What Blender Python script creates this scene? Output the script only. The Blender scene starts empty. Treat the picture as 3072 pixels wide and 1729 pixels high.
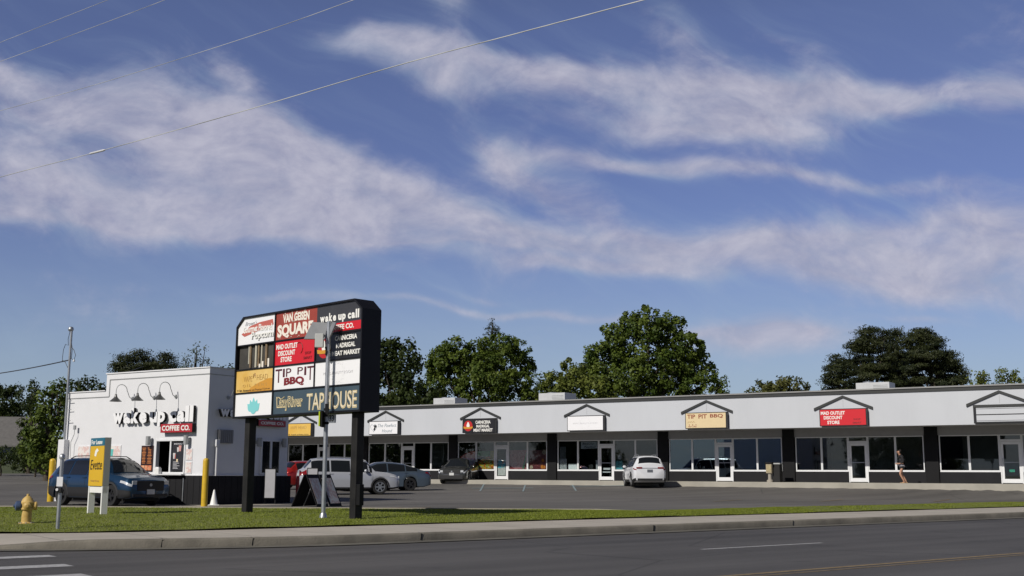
import bpy, bmesh, math, random
import numpy as np
from math import sin, cos, pi, radians, atan, sqrt, atan2
from mathutils import Vector, Matrix
SC = bpy.context.scene
COL = SC.collection
rnd = random.Random(7)

# ------------------------------------------------------------------ camera
FPX, PW, PH = 3400.0, 3072.0, 1729.0
PITCH, ROLL, EYE = atan(556.5/3400), 0.0043, 1.12
cd = bpy.data.cameras.new('camera'); cam = bpy.data.objects.new('camera', cd); COL.objects.link(cam)
cd.sensor_width = 36.0; cd.lens = 36.0*FPX/PW; cd.clip_end = 6000; cd.clip_start = 0.1
_fw = Vector((0, cos(PITCH), sin(PITCH))); _r0 = Vector((1, 0, 0)); _u0 = Vector((0, -sin(PITCH), cos(PITCH)))
_R = _r0*cos(ROLL)+_u0*sin(ROLL); _U = -_r0*sin(ROLL)+_u0*cos(ROLL)
cam.matrix_world = Matrix(((_R.x, _U.x, -_fw.x, 0), (_R.y, _U.y, -_fw.y, 0), (_R.z, _U.z, -_fw.z, EYE), (0, 0, 0, 1)))
SC.camera = cam

# measuring helpers: survey a direction of the photograph into the place
def ray(px, py): return _fw+_R*((px-PW/2)/FPX)-_U*((py-PH/2)/FPX)
def gz(px, py, z=0.0):
    d = ray(px, py); k = (z-EYE)/d.z; return Vector((0, 0, EYE))+d*k
def atY(px, py, Y):
    d = ray(px, py); return Vector((0, 0, EYE))+d*(Y/d.y)

# ------------------------------------------------------------------ light
SUN_H = Vector((0.68, 0.733)).normalized()          # the way the light travels over the ground
SUN_EL = radians(36)
ld = bpy.data.lights.new('sun', 'SUN'); sun = bpy.data.objects.new('sun', ld); COL.objects.link(sun)
ld.energy = 4.2; ld.angle = radians(0.55); ld.color = (1.0, 0.95, 0.87)
trav = Vector((SUN_H.x*cos(SUN_EL), SUN_H.y*cos(SUN_EL), -sin(SUN_EL)))
sun.rotation_euler = trav.to_track_quat('-Z', 'Y').to_euler(); sun.location = (-30, -30, 40)

SC.view_settings.view_transform = 'Standard'; SC.view_settings.look = 'None'
SC.view_settings.gamma = 1; SC.view_settings.use_curve_mapping = False
SC.view_settings.exposure = -0.15

# world: Nishita sky with clouds laid out over the dome by direction
W = bpy.data.worlds.new('World'); SC.world = W; W.use_nodes = True
nt = W.node_tree; N = nt.nodes; LK = nt.links; N.clear()
def nn(t, **k):
    n = N.new(t)
    for a, b in k.items(): setattr(n, a, b)
    return n
def M(op, a, b=None, c=None, clamp=False):
    n = nn('ShaderNodeMath', operation=op); n.use_clamp = clamp
    for i, v in enumerate((a, b, c)):
        if v is None: continue
        if isinstance(v, (int, float)): n.inputs[i].default_value = v
        else: LK.new(v, n.inputs[i])
    return n.outputs[0]
sky = nn('ShaderNodeTexSky', sky_type='NISHITA'); sky.sun_disc = False
sky.sun_elevation = SUN_EL; sky.sun_rotation = atan2(-SUN_H.x, -SUN_H.y)
sky.air_density = 1.0; sky.dust_density = 0.6; sky.ozone_density = 2.2
geo = nn('ShaderNodeTexCoord'); sep = nn('ShaderNodeSeparateXYZ'); LK.new(geo.outputs['Generated'], sep.inputs[0])
ay = M('MAXIMUM', M('ABSOLUTE', sep.outputs[1]), 0.12)
cu = M('DIVIDE', sep.outputs[0], ay); cv = M('DIVIDE', sep.outputs[2], ay)
# the cloud field: blobs (px, py, half width, half height, tilt deg, weight)
BL = [(260, 330, 420, 105, 12, .9), (640, 420, 300, 110, 28, .95), (430, 600, 420, 100, 5, .85), (900, 560, 360, 120, 25, .9),
      (120, 640, 260, 70, 5, .7), (700, 690, 650, 42, 3, 1.1), (1300, 640, 330, 70, 14, .6), (1500, 490, 110, 90, 45, .65), (1720, 600, 260, 60, 32, .75), (0, 215, 130, 45, 5, .7), (60, 480, 240, 110, 0, .55),
      (1240, 170, 230, 60, 14, .75), (1150, 120, 120, 40, 10, .6), (1330, 20, 60, 60, 60, .6), (1330, 250, 110, 35, 10, .6), (1150, 590, 330, 90, 18, .65), (880, 470, 200, 60, 25, .6), (680, 200, 120, 45, 30, .55), (1620, 215, 260, 40, 8, .8), (2080, 290, 420, 95, 5, 1.05), (2650, 270, 400, 50, 3, 1.0), (2100, 385, 330, 45, 3, .8), (3050, 270, 150, 60, 0, .6),
      (1860, 480, 250, 28, 6, .95), (2450, 530, 420, 26, 3, .75), (2060, 110, 240, 60, 35, .42), (2420, 130, 260, 50, 30, .3),
      (2400, 760, 560, 75, -2, .95), (1750, 815, 300, 24, 3, .7), (2900, 690, 360, 110, -4, 1.0), (2750, 830, 420, 60, 2, .8), (1700, 730, 300, 45, 4, .5),
      (1400, 735, 200, 16, 2, .7), (2290, 1015, 260, 50, 4, 1.15), (1500, 940, 620, 12, 4, .62), (900, 910, 220, 12, 4, .4), (1400, 890, 130, 10, 6, .35), (3000, 900, 260, 40, 3, .5), (500, 1010, 900, 60, 0, .12), (2750, 955, 120, 10, 2, .35)]
nz = nn('ShaderNodeCombineXYZ'); LK.new(cu, nz.inputs[0]); LK.new(cv, nz.inputs[1])
wn = nn('ShaderNodeTexNoise'); wn.inputs['Scale'].default_value = 5.5; wn.inputs['Detail'].default_value = 2; wn.inputs['Roughness'].default_value = .55
LK.new(nz.outputs[0], wn.inputs['Vector'])
sw = nn('ShaderNodeSeparateColor'); LK.new(wn.outputs['Color'], sw.inputs[0])
du = M('ADD', cu, M('MULTIPLY', M('SUBTRACT', sw.outputs[0], .5), .12))
dv = M('ADD', cv, M('MULTIPLY', M('SUBTRACT', sw.outputs[1], .5), .07))
tot = None
for (px, py, hw, hh, tl, wt) in BL:
    d = ray(px, py); u0 = d.x/d.y; v0 = d.z/d.y; k = 1/FPX; ct, st = cos(radians(-tl)), sin(radians(-tl))
    a = M('SUBTRACT', du, u0); b = M('SUBTRACT', dv, v0)
    p = M('ADD', M('MULTIPLY', a, ct/(hw*k)), M('MULTIPLY', b, st/(hw*k)))
    q = M('ADD', M('MULTIPLY', a, -st/(hh*k)), M('MULTIPLY', b, ct/(hh*k)))
    r2 = M('ADD', M('MULTIPLY', p, p), M('MULTIPLY', q, q))
    g = M('MULTIPLY', M('EXPONENT', M('MULTIPLY', r2, -.75)), wt)
    tot = g if tot is None else M('ADD', tot, g)
def cnoise(sx, sy, sc, det, rough, dist, off=0.0):
    c = nn('ShaderNodeCombineXYZ'); LK.new(M('MULTIPLY', du, sx), c.inputs[0]); LK.new(M('MULTIPLY', dv, sy), c.inputs[1]); c.inputs[2].default_value = off
    t = nn('ShaderNodeTexNoise'); t.inputs['Scale'].default_value = sc; t.inputs['Detail'].default_value = det
    t.inputs['Roughness'].default_value = rough; t.inputs['Distortion'].default_value = dist
    LK.new(c.outputs[0], t.inputs['Vector']); return t.outputs[0]
n1 = cnoise(1, 1.7, 6.5, 12, .58, .0)
n2 = cnoise(1.0, 1.45, 15, 10, .58, .0, 3.3)
n3 = cnoise(.6, 4.5, 12, 8, .6, .2, 9.1)
n4 = cnoise(1.0, 1.5, 38, 8, .6, .0, 5.7)
nmix = M('ADD', M('ADD', M('MULTIPLY', n1, .46), M('MULTIPLY', n2, .36)), M('ADD', M('MULTIPLY', n3, .04), M('MULTIPLY', n4, .14)))
dens = M('ADD', M('MULTIPLY', M('MINIMUM', tot, 1.1), .66), M('MULTIPLY', M('SUBTRACT', nmix, .5), 2.1))
rm = nn('ShaderNodeMapRange'); rm.interpolation_type = 'SMOOTHSTEP'; rm.inputs['From Min'].default_value = .06; rm.inputs['From Max'].default_value = .92
LK.new(dens, rm.inputs['Value']); CL = M('MULTIPLY', rm.outputs[0], .9)
# high thin streaks, drawn out along one direction
ca_, sa_ = cos(radians(-27)), sin(radians(-27))
sp_ = M('ADD', M('MULTIPLY', du, ca_), M('MULTIPLY', dv, sa_)); sq_ = M('ADD', M('MULTIPLY', du, -sa_), M('MULTIPLY', dv, ca_))
cs_ = nn('ShaderNodeCombineXYZ'); LK.new(M('MULTIPLY', sp_, .8), cs_.inputs[0]); LK.new(M('MULTIPLY', sq_, 5.0), cs_.inputs[1])
ns_ = nn('ShaderNodeTexNoise'); ns_.inputs['Scale'].default_value = 7; ns_.inputs['Detail'].default_value = 8; ns_.inputs['Roughness'].default_value = .6; ns_.inputs['Distortion'].default_value = .12; LK.new(cs_.outputs[0], ns_.inputs['Vector'])
rs_ = nn('ShaderNodeMapRange'); rs_.interpolation_type = 'SMOOTHSTEP'; rs_.inputs['From Min'].default_value = .42; rs_.inputs['From Max'].default_value = .80
LK.new(M('ADD', ns_.outputs[0], M('MULTIPLY', M('MINIMUM', tot, 1.0), .14)), rs_.inputs['Value']); CS = M('MULTIPLY', M('MULTIPLY', rs_.outputs[0], .42), M('ADD', .12, M('MINIMUM', M('MULTIPLY', tot, 1.3), .88)))
# thin veil towards the horizon
veil = nn('ShaderNodeMapRange'); veil.inputs['From Min'].default_value = .26; veil.inputs['From Max'].default_value = .0
veil.inputs['To Min'].default_value = 0; veil.inputs['To Max'].default_value = 1.0; LK.new(cv, veil.inputs['Value'])
vl = M('MULTIPLY', M('POWER', veil.outputs[0], 1.7), M('ADD', .60, M('MULTIPLY', n3, .6)), clamp=True)
grade = nn('ShaderNodeMix', data_type='RGBA', blend_type='MULTIPLY'); grade.inputs[0].default_value = 1
SKYT = nn('ShaderNodeMix', data_type='RGBA', blend_type='MULTIPLY'); SKYT.inputs[0].default_value = 1
gr_ = nn('ShaderNodeValToRGB'); LK.new(cv, gr_.inputs[0]); E_ = gr_.color_ramp.elements
E_[0].position = 0; E_[0].color = (.96, .96, 1.10, 1); E_[1].position = .45; E_[1].color = (.98, .86, 1.10, 1)
for p_, c_ in ((.06, (.84, .86, 1.08, 1)), (.16, (.82, .79, 1.08, 1)), (.28, (.88, .79, 1.08, 1))): q_ = E_.new(p_); q_.color = c_
LK.new(sky.outputs[0], SKYT.inputs[6]); LK.new(gr_.outputs[0], SKYT.inputs[7])
cc = nn('ShaderNodeValToRGB'); cc.color_ramp.elements[0].position = .38; cc.color_ramp.elements[0].color = (4.7, 4.7, 6.3, 1)
cc.color_ramp.elements[1].position = .64; cc.color_ramp.elements[1].color = (7.0, 6.9, 8.2, 1); LK.new(M('ADD', M('MULTIPLY', n2, .6), M('MULTIPLY', n4, .4)), cc.inputs[0])
m1 = nn('ShaderNodeMix', data_type='RGBA'); LK.new(vl, m1.inputs[0]); LK.new(SKYT.outputs[2], m1.inputs[6]); m1.inputs[7].default_value = (4.6, 5.9, 7.4, 1)
ms_ = nn('ShaderNodeMix', data_type='RGBA'); LK.new(CS, ms_.inputs[0]); LK.new(m1.outputs[2], ms_.inputs[6]); ms_.inputs[7].default_value = (4.8, 6.2, 7.9, 1); m1 = ms_
m2 = nn('ShaderNodeMix', data_type='RGBA'); LK.new(CL, m2.inputs[0]); LK.new(m1.outputs[2], m2.inputs[6]); LK.new(cc.outputs[0], m2.inputs[7])
zen = nn('ShaderNodeMapRange'); zen.inputs['From Min'].default_value = .38; zen.inputs['From Max'].default_value = .65; zen.inputs['To Min'].default_value = 1.0; zen.inputs['To Max'].default_value = .3  # dims the unseen sky overhead to weaken fill on shaded walls
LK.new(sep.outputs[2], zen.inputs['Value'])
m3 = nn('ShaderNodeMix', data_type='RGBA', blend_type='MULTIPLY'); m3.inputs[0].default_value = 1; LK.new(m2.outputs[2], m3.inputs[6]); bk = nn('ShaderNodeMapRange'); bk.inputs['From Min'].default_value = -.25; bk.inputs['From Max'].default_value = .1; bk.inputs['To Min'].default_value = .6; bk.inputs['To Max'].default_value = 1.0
LK.new(sep.outputs[1], bk.inputs['Value']); LK.new(M('MULTIPLY', zen.outputs[0], bk.outputs[0]), m3.inputs[7]); m2 = m3  # sky behind the camera, out of view, is dimmed too for less fill
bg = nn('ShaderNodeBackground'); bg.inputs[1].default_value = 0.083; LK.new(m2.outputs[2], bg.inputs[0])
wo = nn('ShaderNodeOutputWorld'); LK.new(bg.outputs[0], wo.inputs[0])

# ------------------------------------------------------------------ materials
MATS = {}
def mat(name, col, rough=.6, metal=0.0, spec=.5, var=0.0, vscale=3.0, bump=0.0, bscale=40.0, trans=0.0, coat=0.0, var2=None, stretch=None):
    if name in MATS: return MATS[name]
    m = bpy.data.materials.new(name); m.use_nodes = True; t = m.node_tree; b = t.nodes['Principled BSDF']
    b.inputs['Base Color'].default_value = (*col, 1); b.inputs['Roughness'].default_value = rough
    b.inputs['Metallic'].default_value = metal; b.inputs['Specular IOR Level'].default_value = spec
    if coat: b.inputs['Coat Weight'].default_value = coat; b.inputs['Coat Roughness'].default_value = .05
    tc = t.nodes.new('ShaderNodeTexCoord'); src = tc.outputs['Object']
    if stretch:
        mp = t.nodes.new('ShaderNodeMapping'); mp.inputs['Scale'].default_value = stretch; t.links.new(src, mp.inputs[0]); src = mp.outputs[0]
    if var or var2:
        n = t.nodes.new('ShaderNodeTexNoise'); n.inputs['Scale'].default_value = vscale; n.inputs['Detail'].default_value = 8; n.inputs['Roughness'].default_value = .6
        t.links.new(src, n.inputs['Vector'])
        r = t.nodes.new('ShaderNodeValToRGB'); r.color_ramp.elements[0].position = .3; r.color_ramp.elements[1].position = .7
        c2 = var2 if var2 else tuple(min(1, c*(1+var)) for c in col)
        r.color_ramp.elements[0].color = (*[c*(1-var) for c in col], 1); r.color_ramp.elements[1].color = (*c2, 1)
        t.links.new(n.outputs[0], r.inputs[0]); t.links.new(r.outputs[0], b.inputs['Base Color'])
    if bump:
        n = t.nodes.new('ShaderNodeTexNoise'); n.inputs['Scale'].default_value = bscale; n.inputs['Detail'].default_value = 4
        t.links.new(src, n.inputs['Vector']); bp = t.nodes.new('ShaderNodeBump'); bp.inputs['Strength'].default_value = bump; bp.inputs['Distance'].default_value = .02
        t.links.new(n.outputs[0], bp.inputs['Height']); t.links.new(bp.outputs[0], b.inputs['Normal'])
    MATS[name] = m; return m

def leafmat(name, c1, c2):
    m = bpy.data.materials.new(name); m.use_nodes = True; t = m.node_tree; b = t.nodes['Principled BSDF']; o = t.nodes['Material Output']
    at = t.nodes.new('ShaderNodeAttribute'); at.attribute_name = 'tone'
    mx = t.nodes.new('ShaderNodeMix'); mx.data_type = 'RGBA'; mx.inputs[6].default_value = (*c1, 1); mx.inputs[7].default_value = (*c2, 1)
    t.links.new(at.outputs['Fac'], mx.inputs[0]); t.links.new(mx.outputs[2], b.inputs['Base Color']); b.inputs['Roughness'].default_value = .55; b.inputs['Specular IOR Level'].default_value = .25
    tr = t.nodes.new('ShaderNodeBsdfTranslucent'); t.links.new(mx.outputs[2], tr.inputs[0])
    ms = t.nodes.new('ShaderNodeMixShader'); ms.inputs[0].default_value = .36
    t.links.new(b.outputs[0], ms.inputs[1]); t.links.new(tr.outputs[0], ms.inputs[2]); t.links.new(ms.outputs[0], o.inputs[0]); return m

def glassmat(name, tint, ior=1.5, tr=1.6, gt=(1, 1, 1)):
    m = bpy.data.materials.new(name); m.use_nodes = True; t = m.node_tree; t.nodes.clear(); o = t.nodes.new('ShaderNodeOutputMaterial')
    fr = t.nodes.new('ShaderNodeFresnel'); fr.inputs[0].default_value = ior
    mu = t.nodes.new('ShaderNodeMath'); mu.operation = 'MULTIPLY'; mu.inputs[1].default_value = tr; mu.use_clamp = True; t.links.new(fr.outputs[0], mu.inputs[0])
    tp = t.nodes.new('ShaderNodeBsdfTransparent'); tp.inputs[0].default_value = (*tint, 1); gl = t.nodes.new('ShaderNodeBsdfGlossy'); gl.inputs['Roughness'].default_value = .015; gl.inputs[0].default_value = (*gt, 1)
    ms = t.nodes.new('ShaderNodeMixShader'); t.links.new(mu.outputs[0], ms.inputs[0]); t.links.new(tp.outputs[0], ms.inputs[1]); t.links.new(gl.outputs[0], ms.inputs[2]); t.links.new(ms.outputs[0], o.inputs[0]); return m
GLASS = glassmat('shop glass', (.86, .90, .90)); FILM = glassmat('blue tinted shop glass', (.45, .55, .60), tr=4.2, gt=(.78, .92, 1.0))
CARGLASS = mat('car glass', (.012, .014, .016), .04, 0, .6)
K_PAINT = mat('kiosk white paint', (.72, .725, .74), .55, var=.03, vscale=1.5, bump=.05, bscale=60)
F_PAINT = mat('fascia pale paint', (.53, .55, .58), .6, var=.035, vscale=.7, bump=.08, bscale=30, stretch=(1, 1, .4))
def grooves(m, pitch, width, depth=.25, axis=0):
    t = m.node_tree; b = t.nodes['Principled BSDF']; tc = t.nodes.new('ShaderNodeTexCoord'); sx = t.nodes.new('ShaderNodeSeparateXYZ'); t.links.new(tc.outputs['Object'], sx.inputs[0])
    w = t.nodes.new('ShaderNodeMath'); w.operation = 'PINGPONG'; w.inputs[1].default_value = pitch/2; t.links.new(sx.outputs[axis], w.inputs[0])
    l = t.nodes.new('ShaderNodeMath'); l.operation = 'LESS_THAN'; l.inputs[1].default_value = width; t.links.new(w.outputs[0], l.inputs[0])
    q = t.nodes.new('ShaderNodeMath'); q.operation = 'MULTIPLY'; q.inputs[1].default_value = depth; t.links.new(l.outputs[0], q.inputs[0])
    x = t.nodes.new('ShaderNodeMix'); x.data_type = 'RGBA'; x.inputs[7].default_value = (.12, .12, .12, 1); t.links.new(q.outputs[0], x.inputs[0])
    src = b.inputs['Base Color'].links[0].from_socket; t.links.new(src, x.inputs[6]); t.links.new(x.outputs[2], b.inputs['Base Color'])
grooves(F_PAINT, 1.22, .005, .06)
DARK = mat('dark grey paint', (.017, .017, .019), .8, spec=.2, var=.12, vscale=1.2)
DARKER = mat('black paint', (.006, .006, .007), .7, spec=.25, var=.15, vscale=2)
TRIM = mat('charcoal trim', (.028, .03, .029), .5, var=.1)
METW = mat('white aluminium', (.72, .73, .74), .4, var=.03)
METG = mat('grey galvanised steel', (.42, .44, .46), .42, .75, var=.12, vscale=8)
METG2 = mat('grey sheet metal', (.36, .37, .37), .5, .3, var=.08, vscale=3)
CONC = mat('concrete', (.34, .31, .26), .85, var=.16, vscale=1.3, bump=.3, bscale=60)
YEL = mat('yellow bollard paint', (.62, .40, .02), .45, var=.12, vscale=6)
RED = mat('red bollard paint', (.42, .02, .02), .45, var=.1)
WHITE = mat('white plastic', (.82, .82, .8), .4)
SIGNW = mat('white sign face', (.85, .85, .86), .35)
LETW = mat('white lettering', (.86, .85, .80), .4)
LETRED = mat('dark red lettering', (.14, .012, .015), .5)
BLACKL = mat('black lettering', (.01, .01, .01), .5)
SIGNR = mat('red sign face', (.62, .015, .025), .4)
SIGNB = mat('black sign face', (.018, .018, .02), .35)
RUB = mat('black rubber', (.012, .012, .012), .8)
BARK = mat('bark', (.07, .055, .04), .9, var=.3, vscale=4)
WIRE = mat('cable', (.03, .03, .03), .6)
WIREL = mat('pale aluminium cable', (.62, .63, .60), .4, .3)

# ------------------------------------------------------------------ mesh building
def link(name, me, m=None, parent=None):
    o = bpy.data.objects.new(name, me); COL.objects.link(o)
    if m is not None:
        for mm in (m if isinstance(m, (list, tuple)) else [m]): me.materials.append(mm)
    if parent is not None: o.parent = parent
    return o
class MB:
    def __init__(s): s.v = []; s.f = []; s.mi = []
    def add(s, vs, fs, mi=0):
        b = len(s.v); s.v += [tuple(p) for p in vs]; s.f += [tuple(i+b for i in f) for f in fs]; s.mi += [mi]*len(fs); return s
    def box(s, x0, x1, y0, y1, z0, z1, mi=0):
        x0, x1 = sorted((x0, x1)); y0, y1 = sorted((y0, y1)); z0, z1 = sorted((z0, z1))
        return s.add([(x0, y0, z0), (x1, y0, z0), (x1, y1, z0), (x0, y1, z0), (x0, y0, z1), (x1, y0, z1), (x1, y1, z1), (x0, y1, z1)],
                     [(3, 2, 1, 0), (4, 5, 6, 7), (0, 1, 5, 4), (1, 2, 6, 5), (2, 3, 7, 6), (3, 0, 4, 7)], mi)
    def prism(s, pts, d0, d1, axis='y', mi=0):      # outline pts (a,b) pushed from d0 to d1
        n = len(pts)
        f = {'y': lambda a, b, d: (a, d, b), 'z': lambda a, b, d: (a, b, d), 'x': lambda a, b, d: (d, a, b)}[axis]
        vs = [f(a, b, d0) for a, b in pts]+[f(a, b, d1) for a, b in pts]
        fs = [tuple(range(n)), tuple(range(2*n-1, n-1, -1))]+[(i, i+n, (i+1) % n+n, (i+1) % n) for i in range(n)]
        return s.add(vs, fs, mi)
    def tube(s, pts, r, seg=8, cap=True, mi=0):
        pts = [Vector(p) for p in pts]; n = len(pts); rs = r if isinstance(r, (list, tuple)) else [r]*n
        vs = []; fs = []; prev = None
        for i, p in enumerate(pts):
            t = (pts[min(i+1, n-1)]-pts[max(i-1, 0)]).normalized()
            if prev is None:
                a = t.cross(Vector((0, 0, 1)));
                if a.length < .05: a = t.cross(Vector((1, 0, 0)))
                a.normalize()
            else: a = (prev-t*prev.dot(t)).normalized()
            prev = a; b = t.cross(a)
            for k in range(seg):
                an = 2*pi*k/seg; vs.append(p+a*(cos(an)*rs[i])+b*(sin(an)*rs[i]))
        for i in range(n-1):
            for k in range(seg):
                k2 = (k+1) % seg; fs.append((i*seg+k, i*seg+k2, (i+1)*seg+k2, (i+1)*seg+k))
        if cap: fs += [tuple(range(seg-1, -1, -1)), tuple(range((n-1)*seg, n*seg))]
        return s.add(vs, fs, mi)
    def lathe(s, prof, seg=24, o=(0, 0, 0), axis='z', mi=0, cap=True):   # prof = [(r, h)]
        vs = []; fs = []; n = len(prof)
        for r, h in prof:
            for k in range(seg):
                a = 2*pi*k/seg; c, d = r*cos(a), r*sin(a)
                p = {'z': (c, d, h), 'y': (c, h, d), 'x': (h, c, d)}[axis]
                vs.append((p[0]+o[0], p[1]+o[1], p[2]+o[2]))
        for i in range(n-1):
            for k in range(seg):
                k2 = (k+1) % seg; fs.append((i*seg+k, i*seg+k2, (i+1)*seg+k2, (i+1)*seg+k))
        if cap: fs += [tuple(range(seg-1, -1, -1)), tuple(range((n-1)*seg, n*seg))]
        return s.add(vs, fs, mi)
    def mesh(s, name, smooth=None, fix=True):
        me = bpy.data.meshes.new(name); me.from_pydata(s.v, [], s.f); me.update()
        for p, i in zip(me.polygons, s.mi): p.material_index = i
        if fix:
            bm = bmesh.new(); bm.from_mesh(me); bmesh.ops.recalc_face_normals(bm, faces=bm.faces); bm.to_mesh(me); bm.free()
        if smooth:
            for p in me.polygons: p.use_smooth = True
            me.set_sharp_from_angle(angle=radians(smooth))
        return me
    def build(s, name, m, parent=None, smooth=None, bevel=0, fix=True):
        o = link(name, s.mesh(name, smooth, fix), m, parent)
        if bevel:
            b = o.modifiers.new('bevel', 'BEVEL'); b.width = bevel; b.segments = 2; b.limit_method = 'ANGLE'
        return o
def tag(o, label=None, cat=None, group=None, kind=None):
    if label: o['label'] = label
    if cat: o['category'] = cat
    if group: o['group'] = group
    if kind: o['kind'] = kind
    return o
def empty(name, loc, rz=0, label=None, cat=None, group=None):
    o = bpy.data.objects.new(name, None); COL.objects.link(o); o.location = loc; o.rotation_euler = (0, 0, rz); o.empty_display_size = .3
    return tag(o, label, cat, group)
def kids(o): return [c for c in COL.objects if c.parent == o]
def copy_tree(o, parent=None):
    c = o.copy(); COL.objects.link(c); c.parent = parent
    for ch in kids(o): copy_tree(ch, c)
    return c
_tc = {}
def text_mesh(body, bold=.0, ext=.01):
    key = (body, bold, ext)
    if key in _tc: return _tc[key]
    cu_ = bpy.data.curves.new('t', 'FONT'); cu_.body = body; cu_.size = 1; cu_.offset = bold; cu_.extrude = .5; cu_.resolution_u = 3
    cu_.fill_mode = 'BOTH'; o = bpy.data.objects.new('t', cu_); COL.objects.link(o)
    dg = bpy.context.evaluated_depsgraph_get(); dg.update()
    me = bpy.data.meshes.new_from_object(o.evaluated_get(dg)); vs = [tuple(v.co) for v in me.vertices]; fs = [tuple(p.vertices) for p in me.polygons]
    bpy.data.objects.remove(o); bpy.data.curves.remove(cu_); bpy.data.meshes.remove(me)
    _tc[key] = (vs, fs); return _tc[key]
def lettering(mb, body, x0, x1, z0, z1, y0, y1, bold=.012, shear=0.0, arc=0.0, side=0, taper=0.0):
    """letters filling x0..x1 / z0..z1, front face at y0 (towards -y), back at y1"""
    vs, fs = text_mesh(body, bold)
    xs = [v[0] for v in vs]; ys = [v[1] for v in vs]; ax, bx, ay_, by = min(xs), max(xs), min(ys), max(ys)
    out = []
    for v in vs:
        fx = (v[0]-ax)/(bx-ax); fz = (v[1]-ay_)/(by-ay_)
        k = 1+taper*(abs(fx-.5)*2)**1.5
        z = z1+(z0-z1)*(1-fz)*k
        x = x0+(x1-x0)*fx+shear*(z-z0); z += arc*(1-(2*fx-1)**2)
        out.append((x, y0 if v[2] > 0 else y1, z))
    b = len(mb.v); mb.v += out
    for f in fs:
        mb.f.append(tuple(i+b for i in f))
        mb.mi.append(side if len({out[i][1] for i in f}) > 1 else 0)
    return mb
def put_text(parent, body, x0, x1, z0, z1, y0, m, name='lettering', th=.006, **k):
    mb = MB(); lettering(mb, body, x0, x1, z0, z1, y0-th, y0, **k); return mb.build(name, m, parent)

# ------------------------------------------------------------------ the ground
RS = Vector((.786, .618)); RT = Vector((-.618, .786)); RANG = atan2(.618, .786)
def st(s, t): return Vector((RS.x*s+RT.x*t, RS.y*s+RT.y*t))
def tkerb(s): return 18.3+(.045*(11.5-s)**2 if s < 11.5 else 0)
def tup(s): return 21.4+(.065*(9.5-s)**2 if s < 9.5 else 0)
MA = .57086; MU = Vector((cos(MA), -sin(MA))); MN = Vector((-sin(MA), -cos(MA))); MO = Vector((-10.344, 80.405)); MZ = .747
WALK = 3.1     # the walkway's depth in front of the shop fronts
def sstep(a, b, x):
    k = min(1, max(0, (x-a)/(b-a))); return k*k*(3-2*k)
def lotz(x, y):
    dM = max(0, (Vector((x, y))-MO).dot(MN)-WALK); t = RT.x*x+RT.y*y
    dR = max(0, min(y-35.2, t-24.3)); k = dR/(dR+dM+.01)
    return .47*k*k+.48*sstep(58, 95, y)*sstep(-18, -32, x)
A_ROAD = mat('road asphalt', (.080, .077, .075), .82, var=.10, vscale=.5, bump=.25, bscale=90, stretch=(.25, 1.6, 1))
A_LOT = mat('lot asphalt', (.125, .118, .108), .85, var=.13, vscale=.22, bump=.3, bscale=70, stretch=(.6, 1.6, 1))
def weather(m, streak, crack=.28, seed=0.0):
    t = m.node_tree; b = t.nodes['Principled BSDF']; src = b.inputs['Base Color'].links[0].from_socket; tc = t.nodes.new('ShaderNodeTexCoord')
    def nz_(scale, sc, det=6, lo=.3, hi=.7, a=.8, c=1.15, vor=False):
        mp = t.nodes.new('ShaderNodeMapping'); mp.inputs['Scale'].default_value = sc; mp.inputs['Location'].default_value = (seed, seed*2, 0); t.links.new(tc.outputs['Object'], mp.inputs[0])
        n = t.nodes.new('ShaderNodeTexVoronoi' if vor else 'ShaderNodeTexNoise'); n.inputs['Scale'].default_value = scale
        if vor: n.feature = 'DISTANCE_TO_EDGE'
        else: n.inputs['Detail'].default_value = det
        t.links.new(mp.outputs[0], n.inputs['Vector']); r = t.nodes.new('ShaderNodeMapRange'); r.inputs['From Min'].default_value = lo; r.inputs['From Max'].default_value = hi; r.inputs['To Min'].default_value = a; r.inputs['To Max'].default_value = c
        t.links.new(n.outputs[0], r.inputs['Value']); return r.outputs[0]
    def mul(x, y):
        q = t.nodes.new('ShaderNodeMath'); q.operation = 'MULTIPLY'; t.links.new(x, q.inputs[0]); t.links.new(y, q.inputs[1]); return q.outputs[0]
    f = mul(nz_(1.0, streak, 5, .3, .7, .76, 1.2), nz_(.11, (1, 1, 1), 4, .35, .65, .84, 1.14)); f = mul(f, nz_(55, (1, 1, 1), 3, .3, .7, .86, 1.14)); f = mul(f, nz_(crack, (1, 1.6, 1), vor=True, lo=0, hi=.006, a=.62, c=1.0))
    f = mul(f, nz_(.9, (1, 1, 1), 2, .66, .74, 1.0, .80))
    x = t.nodes.new('ShaderNodeMix'); x.data_type = 'RGBA'; x.blend_type = 'MULTIPLY'; x.inputs[0].default_value = 1; t.links.new(src, x.inputs[6]); t.links.new(f, x.inputs[7]); t.links.new(x.outputs[2], b.inputs['Base Color'])
weather(A_ROAD, (.04, 1.3, 1), .12, 3.0); weather(A_LOT, (.07, .9, 1), .10, 1.0)
GRASSM = mat('turf', (.145, .175, .02), .9, var=.25, vscale=.6, bump=.4, bscale=50, var2=(.17, .19, .03))
FARG = mat('far grass', (.055, .07, .02), .95, var=.3, vscale=.1)
PAINTW = mat('worn white road paint', (.40, .40, .40), .7, var=.3, vscale=14)
PAINTY = mat('worn yellow road paint', (.235, .17, .08), .7, var=.35, vscale=7)
PAINTB = mat('pale blue bay paint', (.24, .31, .33), .7, var=.3, vscale=9)
def structure(o): o['kind'] = 'structure'; return o
g = MB(); g.add([(-3000, -3000, -.6), (3000, -3000, -.6), (3000, 3000, -.6), (-3000, 3000, -.6)], [(0, 1, 2, 3)])
structure(g.build('ground', FARG))
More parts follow.
